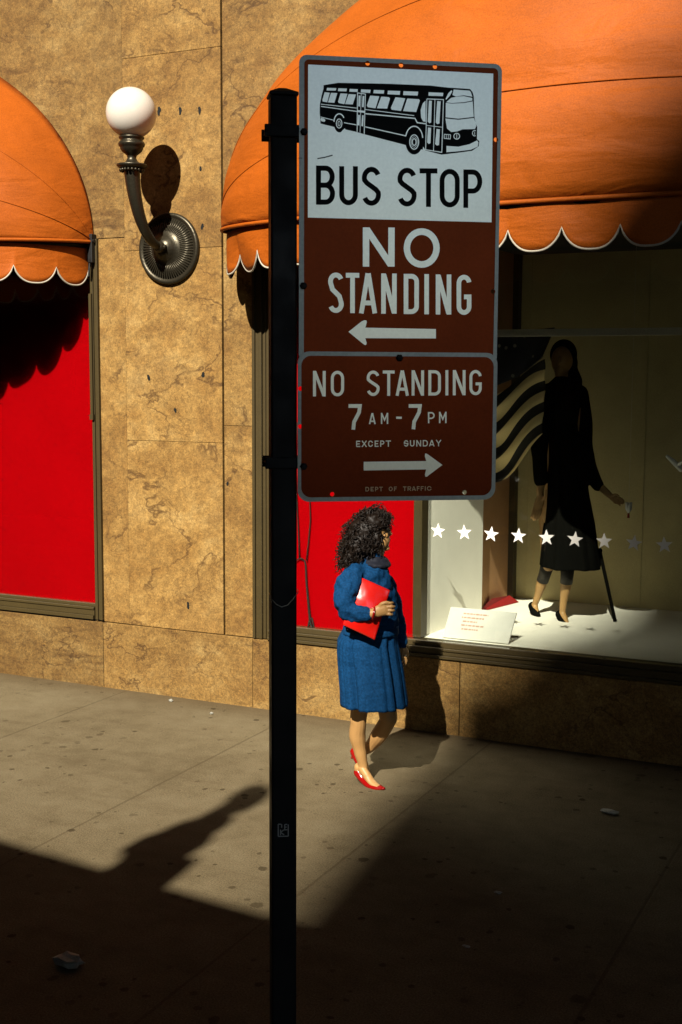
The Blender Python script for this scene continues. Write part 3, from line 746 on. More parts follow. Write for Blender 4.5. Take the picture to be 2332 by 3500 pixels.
# the bus picture
bm = bmesh.new()
poly(bm, [(225, 300), (330, 283), (700, 290), (1000, 303), (1130, 318), (1200, 322), (1285, 328), (1303, 350), (1312, 380), (1316, 520), (1324, 575), (1337, 600), (1335, 690), (1352, 705), (1348, 742), (1300, 775), (1190, 790), (1080, 803), (960, 772), (825, 735), (525, 657), (460, 638), (300, 602), (203, 578), (197, 500), (198, 440), (210, 380), (224, 325)], -0.0016, 2)
for (cx, cy, rx, ry) in ((880, 712, 62, 90), (340, 578, 40, 64)):
    poly(bm, [(cx+rx*math.cos(2*math.pi*k/28), cy+ry*math.sin(2*math.pi*k/28)) for k in range(28)], -0.0018, 2)
bus = link_mesh('bus_picture', bm, 'sign_black', s1, recalc=False)
bm = bmesh.new(); LY = -0.0021
for q in ([(250, 320), (317, 322), (312, 340), (246, 339)], [(331, 323), (394, 325), (390, 346), (328, 344)], [(413, 327), (473, 330), (470, 350), (411, 348)], [(496, 331), (565, 334), (561, 357), (494, 353)],
          [(588, 335), (664, 338), (660, 362), (585, 359)], [(690, 340), (779, 343), (776, 370), (687, 366)], [(803, 344), (909, 348), (905, 376), (800, 372)], [(985, 352), (1091, 356), (1088, 380), (983, 377)],
          [(232, 352), (269, 355), (251, 425), (218, 419), (216, 405)], [(278, 356), (324, 358), (303, 428), (256, 425)], [(347, 360), (397, 363), (375, 438), (335, 430), (329, 420)], [(406, 365), (459, 368), (436, 440), (380, 437)],
          [(562, 376), (628, 381), (600, 468), (545, 460), (537, 448)], [(642, 383), (698, 388), (705, 398), (685, 470), (610, 468)], [(745, 388), (816, 396), (785, 487), (718, 478), (711, 465)], [(830, 397), (915, 402), (921, 412), (895, 495), (800, 488)],
          [(478, 375), (492, 377), (488, 455), (475, 453)], [(507, 378), (520, 380), (515, 460), (502, 458)], [(475, 515), (488, 517), (484, 592), (470, 590)], [(503, 518), (515, 520), (511, 598), (498, 596)],
          [(962, 413), (942, 432), (927, 480), (930, 535), (945, 562), (963, 566)],
          [(987, 412), (1008, 414), (1003, 570), (992, 577), (978, 565)], [(1047, 415), (1072, 418), (1063, 578), (1048, 583), (1036, 570)], [(980, 607), (1003, 610), (998, 720), (986, 727), (974, 715)], [(1042, 617), (1066, 620), (1060, 733), (1045, 737), (1032, 727)],
          [(1150, 337), (1128, 357), (1108, 398), (1111, 407), (1138, 378), (1156, 345)], [(1166, 332), (1280, 340), (1290, 350), (1301, 384), (1240, 374), (1180, 382), (1157, 372)],
          [(1112, 424), (1148, 392), (1190, 383), (1240, 380), (1300, 393), (1301, 412), (1240, 424), (1150, 430)], [(1109, 428), (1150, 434), (1240, 430), (1304, 418), (1311, 530), (1200, 543), (1108, 533)],
          [(1106, 542), (1200, 551), (1313, 538), (1330, 595), (1320, 618), (1230, 620), (1190, 636), (1150, 640), (1118, 615)],
          [(1114, 740), (1200, 746), (1280, 728), (1336, 700), (1345, 714), (1340, 745), (1290, 768), (1190, 780), (1114, 786)],
          [(205, 537), (228, 541), (238, 552), (232, 566), (210, 562), (201, 550)], [(962, 770), (945, 745), (940, 780), (950, 778)], [(378, 612), (384, 622), (365, 638), (350, 640)]):
    poly(bm, q, LY, 2)
def ring(cx, cy, rx, ry, wd, a0=0, a1=360, n=24):
    p = [art(cx+rx*math.cos(R(a0+(a1-a0)*k/n)), cy+ry*math.sin(R(a0+(a1-a0)*k/n)), 2) for k in range(n+1)]
    full = a1-a0 >= 360
    stroke(bm, p[:-1] if full else p, wd*0.00031, LY-0.0001, close=full)
def line(pts, wd): CNT[0] += 1; stroke(bm, [art(*p, 2) for p in pts], wd*0.00031, LY-0.00002*(CNT[0] % 7)-0.0002)
ring(337, 578, 20, 33, 6); ring(337, 578, 8, 18, 4); ring(880, 712, 32, 52, 7); ring(880, 712, 14, 24, 7); ring(880, 712, 22, 38, 3)
ring(338, 566, 38, 58, 8, 180, 330); ring(880, 690, 62, 92, 8, 195, 355)
line([(205, 438), (467, 467)], 5); line([(527, 477), (880, 521)], 5); line([(205, 454), (467, 491)], 6); line([(527, 507), (886, 541), (902, 572), (965, 580)], 8); line([(202, 530), (300, 555)], 5); line([(372, 572), (462, 588)], 6); line([(525, 602), (822, 668)], 7)
line([(467, 640), (470, 357), (527, 365), (518, 655)], 6); line([(497, 362), (488, 645)], 4); line([(468, 488), (523, 494)], 14)
line([(972, 400), (1092, 405), (1080, 787), (963, 768), (972, 400)], 6); line([(1030, 403), (1020, 778)], 5); line([(970, 592), (1085, 605)], 4)
ring(1188, 670, 21, 21, 6); line([(1188, 655), (1188, 686)], 5); line([(1097, 656), (1143, 660), (1141, 690), (1097, 686), (1097, 656)], 5); line([(1112, 658), (1112, 688)], 4); line([(1127, 659), (1127, 689)], 4); ring(1318, 648, 16, 20, 5, 60, 300); line([(1318, 636), (1318, 660)], 4)
link_mesh('bus_highlights', bm, 'sign_white', bus, recalc=False)
bm = bmesh.new(); stroke(bm, [art(180, 832, 2), art(235, 822, 2), art(290, 807, 2)], 0.0024, -0.0015)
stroke(bm, [art(38, 828, 2), art(70, 828, 2)], 0.0012, -0.0016)
link_mesh('scratch', bm, plain('grey_scratch', (0.05, 0.055, 0.05), 0.6), s1, recalc=False)
def bolt(u, v, par, yy=0.0):
    bm = bmesh.new(); lathe(bm, [(0.0085, 0.0012), (0.0085, 0.003), (0.006, 0.0045), (0.006, 0.009), (0.0005, 0.0092)], 6, 'Y', (u, yy, v)); link_mesh('bolt', bm, 'black_metal', par)
bolt(-0.2185, 0.3123, s1); bolt(-0.2190, -0.020, s1)

s2 = thing('parking_sign', 'lower maroon sign limiting standing from 7 AM to 7 PM, hung below the bus picture', 'sign', SP, SRZ, 'street signs on the post')
holesB = [circ(*p, HR) for p in ((-0.2262, -0.2464), (-0.2262, -0.3309), (-0.1534, -0.4838), (0.1557, -0.4830))]
Y2 = -0.0045
plate('plate', rrect(-0.2322, 0.2285, -0.5005, -0.1640, 0.026), holesB, -0.0025, Y2, 'silver', s2)
plate('maroon_field', rrect(-0.2240, 0.2195, -0.4905, -0.1735, 0.022), [circ(-0.1534, -0.4838, HR), circ(0.1557, -0.4830, HR)], Y2-0.0002, Y2-0.0007, 'sign_red', s2)
Y3 = Y2-0.0010
bm = bmesh.new()
letters(bm, [('N', 146, 238), ('O', 275, 371), ('S', 534, 628), ('T', 651, 736), ('A', 744, 839), ('N', 859, 949), ('D', 980, 1071), ('I', 1102, 1126), ('N', 1157, 1249), ('G', 1277, 1366)], 1388, 1203, 1378, 1196, 146, 1366, 22, Y3)
link_mesh('no_standing_lettering', bm, 'sign_white', s2, recalc=False)
bm = bmesh.new()
letters(bm, [('7', 403, 498), ('7', 838, 932)], 1628, 1443, 1625, 1443, 403, 932, 27, Y3)
letters(bm, [('A', 550, 600), ('M', 637, 690), ('P', 977, 1026), ('M', 1057, 1112)], 1588, 1508, 1580, 1498, 550, 1112, 11, Y3)
letters(bm, [('-', 748, 788)], 1560, 1526, 1558, 1524, 700, 800, 16, Y3)
link_mesh('hours_lettering', bm, 'sign_white', s2, recalc=False)
bm = bmesh.new()
letters(bm, [('E', 458, 488), ('X', 498, 535), ('C', 545, 580), ('E', 592, 620), ('P', 632, 662), ('T', 672, 710), ('S', 803, 836), ('U', 847, 880), ('N', 893, 928), ('D', 940, 976), ('A', 985, 1025), ('Y', 1035, 1073)], 1753, 1708, 1748, 1702, 458, 1073, 7.5, Y3)
link_mesh('except_sunday_lettering', bm, 'sign_white', s2, recalc=False)
bm = bmesh.new()
letters(bm, [('D', 525, 552), ('E', 563, 585), ('P', 595, 618), ('T', 625, 651), ('O', 694, 722), ('F', 732, 752), ('T', 797, 822), ('R', 830, 856), ('A', 860, 890), ('F', 897, 918), ('F', 925, 946), ('I', 952, 964), ('C', 970, 1003)], 2074, 2042, 2068, 2036, 525, 1003, 6, Y3)
link_mesh('department_lettering', bm, plain('worn_lettering', (0.50, 0.38, 0.24), 0.4, 0.9), s2, recalc=False)
bm = bmesh.new()
poly(bm, [(1082, 1883), (985, 1955), (970, 1968), (957, 1966), (955, 1950), (965, 1915), (513, 1923), (513, 1860), (965, 1855), (955, 1820), (957, 1800), (970, 1802), (985, 1812)], Y3, 3)
link_mesh('arrow', bm, 'sign_white', s2, recalc=False)
for q in ((-0.0012, -0.1770), (-0.2185, -0.4205)): bolt(*q, s2, Y2)

# ------------------------------------------------------------------ the woman (local x = across the view, y = away, z = up)
WR = Vector((-2.952, 6.482, 0.0)); WRZ = R(24.6)
woman = thing('person', 'woman with long dark curls and blue dress, walking with a red bag under her arm', 'person', WR, WRZ)
def P(px, py, y=0.0):
    x = (px-852)/394*(1+y/7.2); z = (1811-py)/391; z = z-y*(2.4-z)/7.15
    return Vector((x, y, z))
bm = bmesh.new()
# legs and feet
limb(bm, [P(846, 1490, -.06), P(836, 1560, -.04), P(826, 1640, .0), P(825, 1662, .01), P(823, 1690, .035), P(829, 1725, .05), P(836, 1757, .062), P(836, 1772, .066)], [.080, .068, .050, .047, .049, .038, .029, .030])
limb(bm, [P(835, 1768, .066), P(846, 1784, .035), P(858, 1800, .004), P(872, 1809, -.03)], [(.026, .026), (.025, .026), (.017, .026), (.009, .018)])
limb(bm, [P(826, 1764, .075), P(826, 1778, .085)], [.026, .025])
limb(bm, [P(866, 1490, .08), P(880, 1570, .07), P(893, 1640, .06), P(892, 1655, .062), P(874, 1686, .10), P(855, 1712, .15), P(833, 1728, .185)], [.080, .068, .054, .050, .050, .038, .028])
limb(bm, [P(829, 1728, .19), P(832, 1745, .18), P(838, 1758, .16), P(844, 1768, .14)], [.027, .028, .028, .020])
# trunk, neck and head
limb(bm, [P(850, 1495, 0), P(850, 1440, 0), P(855, 1370, 0), P(850, 1310, 0)], [(.09, .13), (.08, .11), (.085, .11), (.065, .11)])
limb(bm, [P(852, 1305, 0), P(862, 1262, .0), P(866, 1235, .0)], [.056, .052, .056])
hc = P(862, 1216, 0)
ball(bm, hc+Vector((-0.012, 0, 0.018)), (.092, .074, .098), 24)
ball(bm, P(876, 1238, 0), (.046, .056, .062), 20)          # jaw
ball(bm, P(886.5, 1257, .004), (.018, .024, .016), 12)     # chin
limb(bm, [P(887, 1207, .004), P(890.5, 1217, .004), P(894.5, 1224.5, .005)], [.010, .012, .0115])   # nose
ball(bm, P(891.5, 1228, .005), (.010, .017, .007), 12)
ball(bm, P(891.0, 1236, .005), (.009, .018, .0055), 12); ball(bm, P(890.0, 1241.5, .005), (.009, .016, .0065), 12)
ball(bm, P(885.5, 1205, .004), (.016, .048, .010), 14)     # brow
ball(bm, P(881, 1228, -.036), (.024, .020, .024), 12); ball(bm, P(881, 1228, .044), (.024, .020, .024), 12)
ball(bm, P(856, 1222, -.075), (.018, .008, .030), 12)      # ear
# near forearm, palm and the fingers closed over the bag's edge
limb(bm, [P(806, 1334, -.15), P(790, 1375, -.20), P(800, 1398, -.215), P(830, 1406, -.24), P(856, 1406, -.262)], [.030, .036, .038, .033, .0265])
limb(bm, [P(856, 1406, -.262), P(869, 1401, -.26), P(883, 1396, -.26)], [(.024, .020), (.033, .019), (.038, .018)])
for k in range(4):
    o_ = Vector((0.004*k*(1-k/4), 0, -0.0185*k))
    b0 = P(884, 1384, -.26)+o_
    ln = (0.042, 0.047, 0.045, 0.036)[k]
    limb(bm, [b0, b0+Vector((ln*.72, -.006, .006-.003*k)), b0+Vector((ln*1.02, .018, .002-.003*k)), b0+Vector((ln*.80, .040, -.002))], [.0086, .0082, .0078, .0066], 10)
limb(bm, [P(868, 1396, -.258), P(876, 1385, -.266), P(888, 1381, -.266), P(898, 1384, -.258)], [.0125, .0115, .0100, .0080], 10)
# far arm hanging, hand relaxed
limb(bm, [P(876, 1316, .14), P(902, 1400, .18), P(915, 1450, .16), P(925, 1482, .14)], [.044, .038, .032, .025])
limb(bm, [P(925, 1482, .14), P(929, 1494, .13), P(931, 1502, .125)], [(.020, .024), (.018, .033), (.015, .034)])
for k in range(4):
    b0 = P(931, 1502, .125)+Vector((0, -.026+.0172*k, 0))
    ln = (.062, .072, .068, .052)[k]
    limb(bm, [b0, b0+Vector((.006, 0, -ln*.4)), b0+Vector((.001, 0, -ln*.75)), b0+Vector((-.010, 0, -ln))], [.0088, .0082, .0076, .0065], 10)
limb(bm, [P(926, 1490, .10), P(924, 1502, .085), P(926, 1513, .085)], [.0105, .0098, .0078], 10)
blend('body', bm, 'skin', woman, 0.0036, 2, 0.5)
for yy in (-.032, .036):
    bm = bmesh.new(); ball(bm, P(885.5, 1213, yy), (.0095, .013, .0085), 12); link_mesh('eye', bm, 'eye', woman, True)
bm = bmesh.new(); ball(bm, P(892.2, 1236.2, .005), (.0085, .0165, .0045), 12); ball(bm, P(891.2, 1240.8, .005), (.0085, .015, .0050), 12)
link_mesh('lips', bm, 'lip', woman, True)

# blouse: bodice, collar, two full sleeves
bm = bmesh.new()
def rows_from(tab): 
    out = []
    for py, l, r_, yc, hd in tab:
        p = P((l+r_)/2, py, yc); out.append((p.z, p.x, yc, (r_-l)/2/394, hd))
    return out
def dens(tab, n=4):
    out = []
    for i in range(len(tab)-1):
        for k in range(n):
            f = k/n; f = f*f*(3-2*f)*.5+f*.5; out.append(tuple(a*(1-f)+b*f for a, b in zip(tab[i], tab[i+1])))
    return out+[tab[-1]]
tab = [(1266, 842, 876, 0, .056), (1280, 830, 880, 0, .080), (1296, 806, 889, 0, .150), (1312, 796, 893, 0, .170), (1340, 797, 902, 0, .158), (1375, 803, 911, 0, .150), (1405, 804, 914, 0, .150), (1430, 797, 914, 0, .158), (1448, 790, 912, 0, .160)]
loft(bm, dens(rows_from(tab)), 44)
limb(bm, [P(818, 1316, -.135), P(803, 1332, -.175), P(796, 1355, -.20), P(795, 1378, -.205), P(803, 1396, -.215), P(822, 1405, -.222), P(842, 1406, -.244), P(849, 1406, -.248)], [.060, .066, .070, .072, .062, .055, .042, .029])
limb(bm, [P(794, 1384, -.205), P(803, 1406, -.21), P(822, 1413, -.215)], [.062, .054, .040])
limb(bm, [P(866, 1314, .12), P(890, 1350, .16), P(904, 1395, .18), P(914, 1435, .165), P(922, 1470, .145), P(924, 1478, .142)], [.060, .058, .054, .050, .040, .028])
blend('blouse', bm, 'blue', woman, 0.0065, 3, 0.5, (0.015, 17, (1, 1, .8)))
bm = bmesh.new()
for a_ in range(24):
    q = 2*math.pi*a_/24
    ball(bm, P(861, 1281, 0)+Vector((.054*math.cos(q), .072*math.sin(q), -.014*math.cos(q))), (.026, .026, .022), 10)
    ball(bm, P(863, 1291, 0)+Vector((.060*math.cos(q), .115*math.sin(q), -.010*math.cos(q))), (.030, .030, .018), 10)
blend('neck_shade', bm, 'neck_shade_tone', woman, .007, 4, .5, (.006, 28, (1, 1, 1)))  # dark roll standing in for hair shade on neck and chest
bm = bmesh.new()
def pleat(a, i):
    d = min(1.0, i/16)
    s = 1.0
    for c0, wd, dp in ((-0.80, .10, .20), (-1.18, .05, .035), (-1.50, .06, .05), (-1.80, .05, .03), (-2.12, .09, .22), (-2.55, .06, .06), (-.35, .06, .05), (.5, .08, .1), (1.2, .08, .1), (2.0, .08, .1), (2.7, .08, .1)):
        x = (a-c0+math.pi) % (2*math.pi)-math.pi
        s -= dp*d*math.exp(-(x/wd)**2)
    return s+0.012*d*math.sin(17*a)+0.006*math.sin(31*a+i*.2)
tab = [(1434, 794, 912, 0, .146), (1446, 787, 913, 0, .155), (1468, 776, 914, 0, .168), (1496, 775, 920, 0, .172), (1538, 778, 928, 0, .182), (1585, 782, 935, 0, .195), (1614, 783, 939, 0, .204)]
loft(bm, dens(rows_from(tab), 4)[::1], 180, pleat)
o = link_mesh('skirt', bm, 'blue', woman, True)
bm = bmesh.new()
rb = [(z_, cx, cy, rx*1.035, ry*1.035) for z_, cx, cy, rx, ry in rows_from([(1434, 793, 913, 0, .152), (1438, 791, 913.5, 0, .155), (1446, 789, 914, 0, .158), (1450, 788, 914, 0, .158)])]
loft(bm, rb, 60); link_mesh('belt', bm, 'blue', woman, True)
# shoes
def shoe(pts_sole, heel_top, heel_tip, name='shoe'):
    bm = bmesh.new()
    # vamp and counter as a low shell round the foot
    limb(bm, pts_sole, [(.030, .029), (.026, .029), (.024, .036), (.020, .037), (.008, .012)], 16)
    blend(name, bm, 'shoe', woman, 0.004, 3)
    bm = bmesh.new(); tube(bm, [heel_top, heel_top.lerp(heel_tip, .35)+Vector((.004, 0, 0)), heel_top.lerp(heel_tip, .8), heel_tip], [(.022, .020), (.011, .010), (.0062, .006), (.006, .006)], 12)
    return bm
sh = [P(826, 1776, .078), P(838, 1792, .055), P(853, 1805, .020), P(868, 1811, -.012), P(885, 1813.5, -.052)]
bmh = shoe(sh, P(827, 1783, .078), P(832, 1801, .080)); link_mesh('shoe_heel', bmh, 'shoe', woman, True)
# cut the front shoe's opening: bare instep laid over it
bm = bmesh.new(); limb(bm, [P(834, 1766, .058), P(844, 1781, .034), P(853, 1790, .016)], [(.026, .023), (.024, .023), (.012, .018)], 14)
blend('instep', bm, 'skin', woman, 0.004, 2)
sh = [P(818, 1728, .205), P(824, 1744, .195), P(832, 1758, .18), P(840, 1768, .155), P(849, 1776, .12)]
bmh = shoe(sh, P(814, 1726, .205), P(811, 1744, .21)); link_mesh('shoe_heel', bmh, 'shoe', woman, True)
# red bracelet
bm = bmesh.new(); tube(bm, [P(858.0, 1406, -.262)+Vector((.006*math.sin(a_), (.031*math.cos(a_)), .031*math.sin(a_))) for a_ in [2*math.pi*i/24 for i in range(25)]], .0062, 8, False)
link_mesh('bracelet', bm, 'shoe', woman, True)
# hair: a dark core and many separate curls
bm = bmesh.new()
core = [(P(858, 1197, 0), (.100, .100, .085)), (P(838, 1222, 0), (.115, .118, .105)), (P(823, 1250, 0), (.110, .130, .100)), (P(805, 1282, 0), (.070, .125, .070)), (P(856, 1236, -.075), (.048, .036, .085))]
for c_, r_ in core: ball(bm, c_, tuple(q*.90 for q in r_), 20)
hair = blend('hair', bm, 'hair', woman, 0.009, 3, 0.5, (0.014, 30, (1, 1, 1)))
bm = bmesh.new(); rnd = random.Random(5)
for k in range(860):
    c_, r_ = core[rnd.choices(range(5), (26, 30, 26, 18, 9))[0]]
    d = Vector((rnd.gauss(0, 1), rnd.gauss(0, 1), rnd.gauss(0, 1))).normalized()
    f = rnd.uniform(.82, 1.10)
    p = Vector((c_.x+d.x*r_[0]*f, c_.y+d.y*r_[1]*f, c_.z+d.z*r_[2]*f))
    if k > 760:
        p = P(rnd.uniform(868, 889), rnd.uniform(1176, 1206), rnd.uniform(-.075, .06))
        c_ = P(862, 1205); d = (p-c_).normalized()
    elif p.x > P(891, 1200).x and p.z < P(885, 1200).z: continue
    if k <= 760 and p.x > P(880, 1200).x and p.z < P(885, 1216).z: continue
    ax = Vector((d.x*.6+rnd.uniform(-.5, .2), d.y*.4+rnd.uniform(-.3, .3), -.75+d.z*.55)).normalized()
    e1 = ax.orthogonal().normalized(); e2 = ax.cross(e1)
    rr = rnd.uniform(.003, .014); ln = rnd.uniform(.030, .095); turns = rnd.uniform(.8, 3.0); ph = rnd.uniform(0, 6.3)
    pts = []
    for i in range(20):
        q = i/19; a_ = ph+turns*2*math.pi*q
        pts.append(p+ax*(ln*(q-.4))+(e1*math.cos(a_)+e2*math.sin(a_))*rr*(1-.35*q))
    th_ = rnd.uniform(.0018, .0036)
    tube(bm, pts, [th_*(1-.6*abs(2*i/19-1)**3) for i in range(20)], 5, False)
link_mesh('curl', bm, 'hair', hair, True)['kind'] = 'stuff'

# bag clamped under the arm, and the small red purse in the far hand
def cushion(name, tl, tr, br, bl, th, mat, nx=24, nz=30):
    bm = bmesh.new(); g = {}
    for s in (-1, 1):
        for i in range(nx+1):
            for j in range(nz+1):
                u, v = i/nx, j/nz
                p = tl.lerp(tr, u).lerp(bl.lerp(br, u), v)
                e = math.sin(math.pi*u)**.8*math.sin(math.pi*v)
                n_ = (tr-tl).cross(bl-tl).normalized()
                g[s, i, j] = bm.verts.new(p+n_*(s*(.004+(th if s < 0 else .012)*e)))
        for i in range(nx):
            for j in range(nz): bm.faces.new((g[s, i, j], g[s, i+1, j], g[s, i+1, j+1], g[s, i, j+1]))
    for i in range(nx):
        for j in (0, nz): bm.faces.new((g[-1, i, j], g[-1, i+1, j], g[1, i+1, j], g[1, i, j]))
    for j in range(nz):
        for i in (0, nx): bm.faces.new((g[-1, i, j], g[-1, i, j+1], g[1, i, j+1], g[1, i, j]))
    return link_mesh(name, bm, mat, None, True)
bag = cushion('clutch_bag', P(820, 1320, -.180), P(895, 1353, -.180), P(861, 1467, -.240), P(788, 1433, -.240), .030, 'bag')
bag.location = WR; bag.rotation_euler = (0, 0, WRZ)
tag(bag, 'shiny red patent clutch bag clamped under the arm of the woman in blue', 'bag')

# ------------------------------------------------------------------ mannequin in the window
MR = Vector((-2.512, 8.835, 0.62)); MRZ = R(15.9)
man = thing('mannequin', 'shop window mannequin in a long black coat and black heels, standing behind the stars', 'mannequin', MR, MRZ)
def Q(px, py, y=0.0):
    z = (1430-py)/316; x = (px-1288)/316*(1+y/9.1); return Vector((x, y, z-y*(1.78-z)/9.1))
bm = bmesh.new()
limb(bm, [Q(1290, 1180, 0), Q(1305, 1290, -.02), Q(1307, 1310, -.02), Q(1304, 1345, .0), Q(1299, 1385, .02), Q(1297, 1412, .03)], [.085, .055, .042, .041, .027, .022])
limb(bm, [Q(1297, 1412, .03), Q(1302, 1424, .0), Q(1308, 1434, -.04)], [.026, .024, .016])
limb(bm, [Q(1265, 1180, .05), Q(1262, 1290, .06), Q(1258, 1310, .07), Q(1249, 1340, .12), Q(1240, 1375, .17), Q(1233, 1396, .2)], [.085, .055, .042, .040, .027, .022])
limb(bm, [Q(1233, 1396, .2), Q(1236, 1408, .17), Q(1240, 1416, .13)], [.026, .024, .016])
limb(bm, [Q(1290, 1190, 0), Q(1288, 1060, 0), Q(1290, 920, 0)], [(.14, .12), (.11, .10), (.12, .10)])
limb(bm, [Q(1288, 905, 0), Q(1284, 872, 0), Q(1283, 850, 0)], [.060, .050, .055])
ball(bm, Q(1283, 830, 0), (.078, .085, .108), 20); ball(bm, Q(1279, 850, -.04), (.040, .045, .045), 14); limb(bm, [Q(1277, 826, -.085), Q(1276, 836, -.10)], [.012, .014])
# near hand on the hip: forearm, palm, fingers
limb(bm, [Q(1246, 1095, -.10), Q(1240, 1125, -.12), Q(1241, 1140, -.13)], [.036, .028, .024])
limb(bm, [Q(1241, 1140, -.13), Q(1239, 1156, -.14), Q(1234, 1170, -.14)], [(.026, .019), (.036, .018), (.032, .016)])
for k in range(4):
    b0 = Q(1227+5.5*k, 1170+1.5*k, -.145); ln = (.072, .082, .076, .058)[k]
    limb(bm, [b0, b0+Vector((-.010, -.004, -ln*.5)), b0+Vector((-.020, .006, -ln))], [.0098, .0088, .0068], 10)
limb(bm, [Q(1246, 1150, -.15), Q(1252, 1140, -.165), Q(1253, 1128, -.165)], [.011, .0105, .0085], 10)
# far hand stretched out to the cane's side
limb(bm, [Q(1365, 1108, .02), Q(1385, 1125, .0), Q(1397, 1136, -.01)], [.032, .026, .022])
limb(bm, [Q(1397, 1136, -.01), Q(1407, 1143, -.015), Q(1413, 1147, -.02)], [(.020, .016), (.026, .014), (.024, .013)])
for k in range(4):
    b0 = Q(1412, 1144, -.02)+Vector((-.004*k, 0, -.013*k+.012)); ln = (.055, .062, .056, .042)[k]
    limb(bm, [b0, b0+Vector((ln*.55, 0, -.006)), b0+Vector((ln*.95, .004, -.022))], [.0085, .0078, .006], 10)
limb(bm, [Q(1402, 1136, -.03), Q(1411, 1134, -.04), Q(1418, 1138, -.04)], [.0095, .0088, .007], 10)
blend('body', bm, 'skin_shop', man, 0.0052, 3)
bm = bmesh.new()
for pts, rd in (([Q(1307, 1300, -.02), Q(1305.5, 1328, -.01), Q(1304.5, 1341, .0)], [.052, .046, .0455]), ([Q(1262, 1296, .06), Q(1255, 1322, .09), Q(1250, 1338, .115)], [.052, .045, .0445])):
    tube(bm, pts, rd, 20)
link_mesh('stocking', bm, 'stocking', man, True)
def mshoe(a_, b_, c_, tip):
    bm = bmesh.new(); limb(bm, [a_, b_, c_], [(.034, .032), (.030, .034), (.012, .018)], 14)
    tube(bm, [a_+Vector((-.004, 0, -.005)), a_.lerp(tip, .4)+Vector((-.006, 0, 0)), tip], [.020, .009, .006], 10)
    blend('shoe', bm, 'coat', man, 0.005, 2)
mshoe(Q(1291, 1415, .045), Q(1300, 1430, .0), Q(1312, 1440, -.06), Q(1288, 1430, .05))
mshoe(Q(1228, 1398, .22), Q(1234, 1411, .17), Q(1243, 1419, .11), Q(1225, 1412, .23))
bm = bmesh.new()
tab = []
for py, l, r_, hd in ((868, 1268, 1302, .07), (884, 1250, 1326, .13), (905, 1246, 1334, .17), (935, 1248, 1328, .17), (975, 1254, 1322, .14), (1030, 1256, 1328, .15), (1090, 1256, 1342, .18), (1150, 1254, 1354, .20), (1220, 1250, 1366, .22), (1302, 1242, 1382, .24)):
    p = Q((l+r_)/2, py, 0); tab.append((p.z, p.x, 0.0, (r_-l)/2/316, hd))
loft(bm, dens(tab, 4), 48, lambda a, i: 1+.03*min(1, i/20)*math.sin(9*a)+.02*min(1, i/20)*math.sin(16*a+1))
limb(bm, [Q(1256, 905, -.10), Q(1244, 960, -.14), Q(1238, 1020, -.15), Q(1238, 1060, -.13), Q(1240, 1105, -.11)], [.075, .070, .062, .056, .050])
limb(bm, [Q(1322, 905, .06), Q(1332, 960, .08), Q(1340, 1030, .07), Q(1352, 1080, .04), Q(1370, 1114, .01)], [.070, .066, .060, .054, .046])
blend('coat', bm, 'coat', man, 0.008, 3, 0.5, (0.008, 9, (1, 1, .4)))
bm = bmesh.new()
ball(bm, Q(1286, 818, .035), (.098, .085, .112), 22); ball(bm, Q(1292, 838, .05), (.085, .075, .10), 18); limb(bm, [Q(1296, 850, .04), Q(1302, 880, .06)], [.07, .09])
blend('head_scarf', bm, 'coat', man, 0.009, 3)
# cane
bm = bmesh.new()
c0, c1 = Vector((-2.128, 8.99, 0.622)), Vector((-2.265, 9.02, 1.13))
tube(bm, [c0, c0.lerp(c1, .04), c1], [.011, .0125, .014], 12); ball(bm, c1, .020, 12)
tube(bm, [c0+Vector((0, 0, -.001)), c0+(c1-c0)*.03], .0145, 12)
tag(link_mesh('cane', bm, 'coat', None, True), 'thin black walking cane leaning beside the coat of the mannequin', 'cane')
# striped cloth swept from the shoulder to the side wall
bm = bmesh.new(); uvl = bm.loops.layers.uv.new('UVMap'); NX, NY = 46, 30; G_ = {}
top0, bot0 = Vector((-2.575, 8.55, 2.52)), Vector((-2.575, 8.55, 1.975))
top1, bot1 = Vector((-3.04, 8.55, 2.273)), Vector((-3.02, 8.55, 1.60))
for i in range(NX+1):
    for j in range(NY+1):
        u, v = i/NX, j/NY
        p = top0.lerp(top1, u).lerp(bot0.lerp(bot1, u), v)
        p.z -= .045*math.sin(math.pi*u)-.03*math.sin(2*math.pi*u+v)
        p.y += .028*math.sin(v*21+u*3)*(.4+u*.6)+.03*math.sin(u*6+v*4)
        G_[i, j] = (bm.verts.new(p), (u, v+.05*math.sin(u*5)))
for i in range(NX):
    for j in range(NY):
        ks = ((i, j), (i+1, j), (i+1, j+1), (i, j+1)); f = bm.faces.new([G_[q][0] for q in ks])
        for l_, q in zip(f.loops, ks): l_[uvl].uv = G_[q][1]
o = link_mesh('draped_banner', bm, 'stripes', None, True, False)
md = o.modifiers.new('thick', 'SOLIDIFY'); md.thickness = .006
ban = o
k = NB('dark_starred_cloth'); pos = k.n('TexCoord').outputs['Object']
vo = k.n('TexVoronoi', {'Vector': pos, 'Scale': 15.0, 'Randomness': 0.35})
k.set(Base_Color=k.mix(k.rng(vo.outputs['Distance'], .16, .22, 1, 0), (0.004, 0.005, 0.010), (0.16, 0.15, 0.11)), Roughness=.9); M['canton'] = k.m
bm = bmesh.new(); G_ = {}
for i in range(25):
    for j in range(17):
        u, v = i/24, j/16
        p = Vector((-3.05, 8.56, 2.70)).lerp(Vector((-2.52, 8.60, 2.74)), u).lerp(Vector((-3.045, 8.53, 2.285)).lerp(Vector((-2.575, 8.53, 2.53)), u), v)
        p.y += .03*math.sin(u*9+v*2)*(.3+v*.7); p.z -= .03*math.sin(math.pi*u)*v
        G_[i, j] = bm.verts.new(p)
for i in range(24):
    for j in range(16): bm.faces.new((G_[i, j], G_[i+1, j], G_[i+1, j+1], G_[i, j+1]))
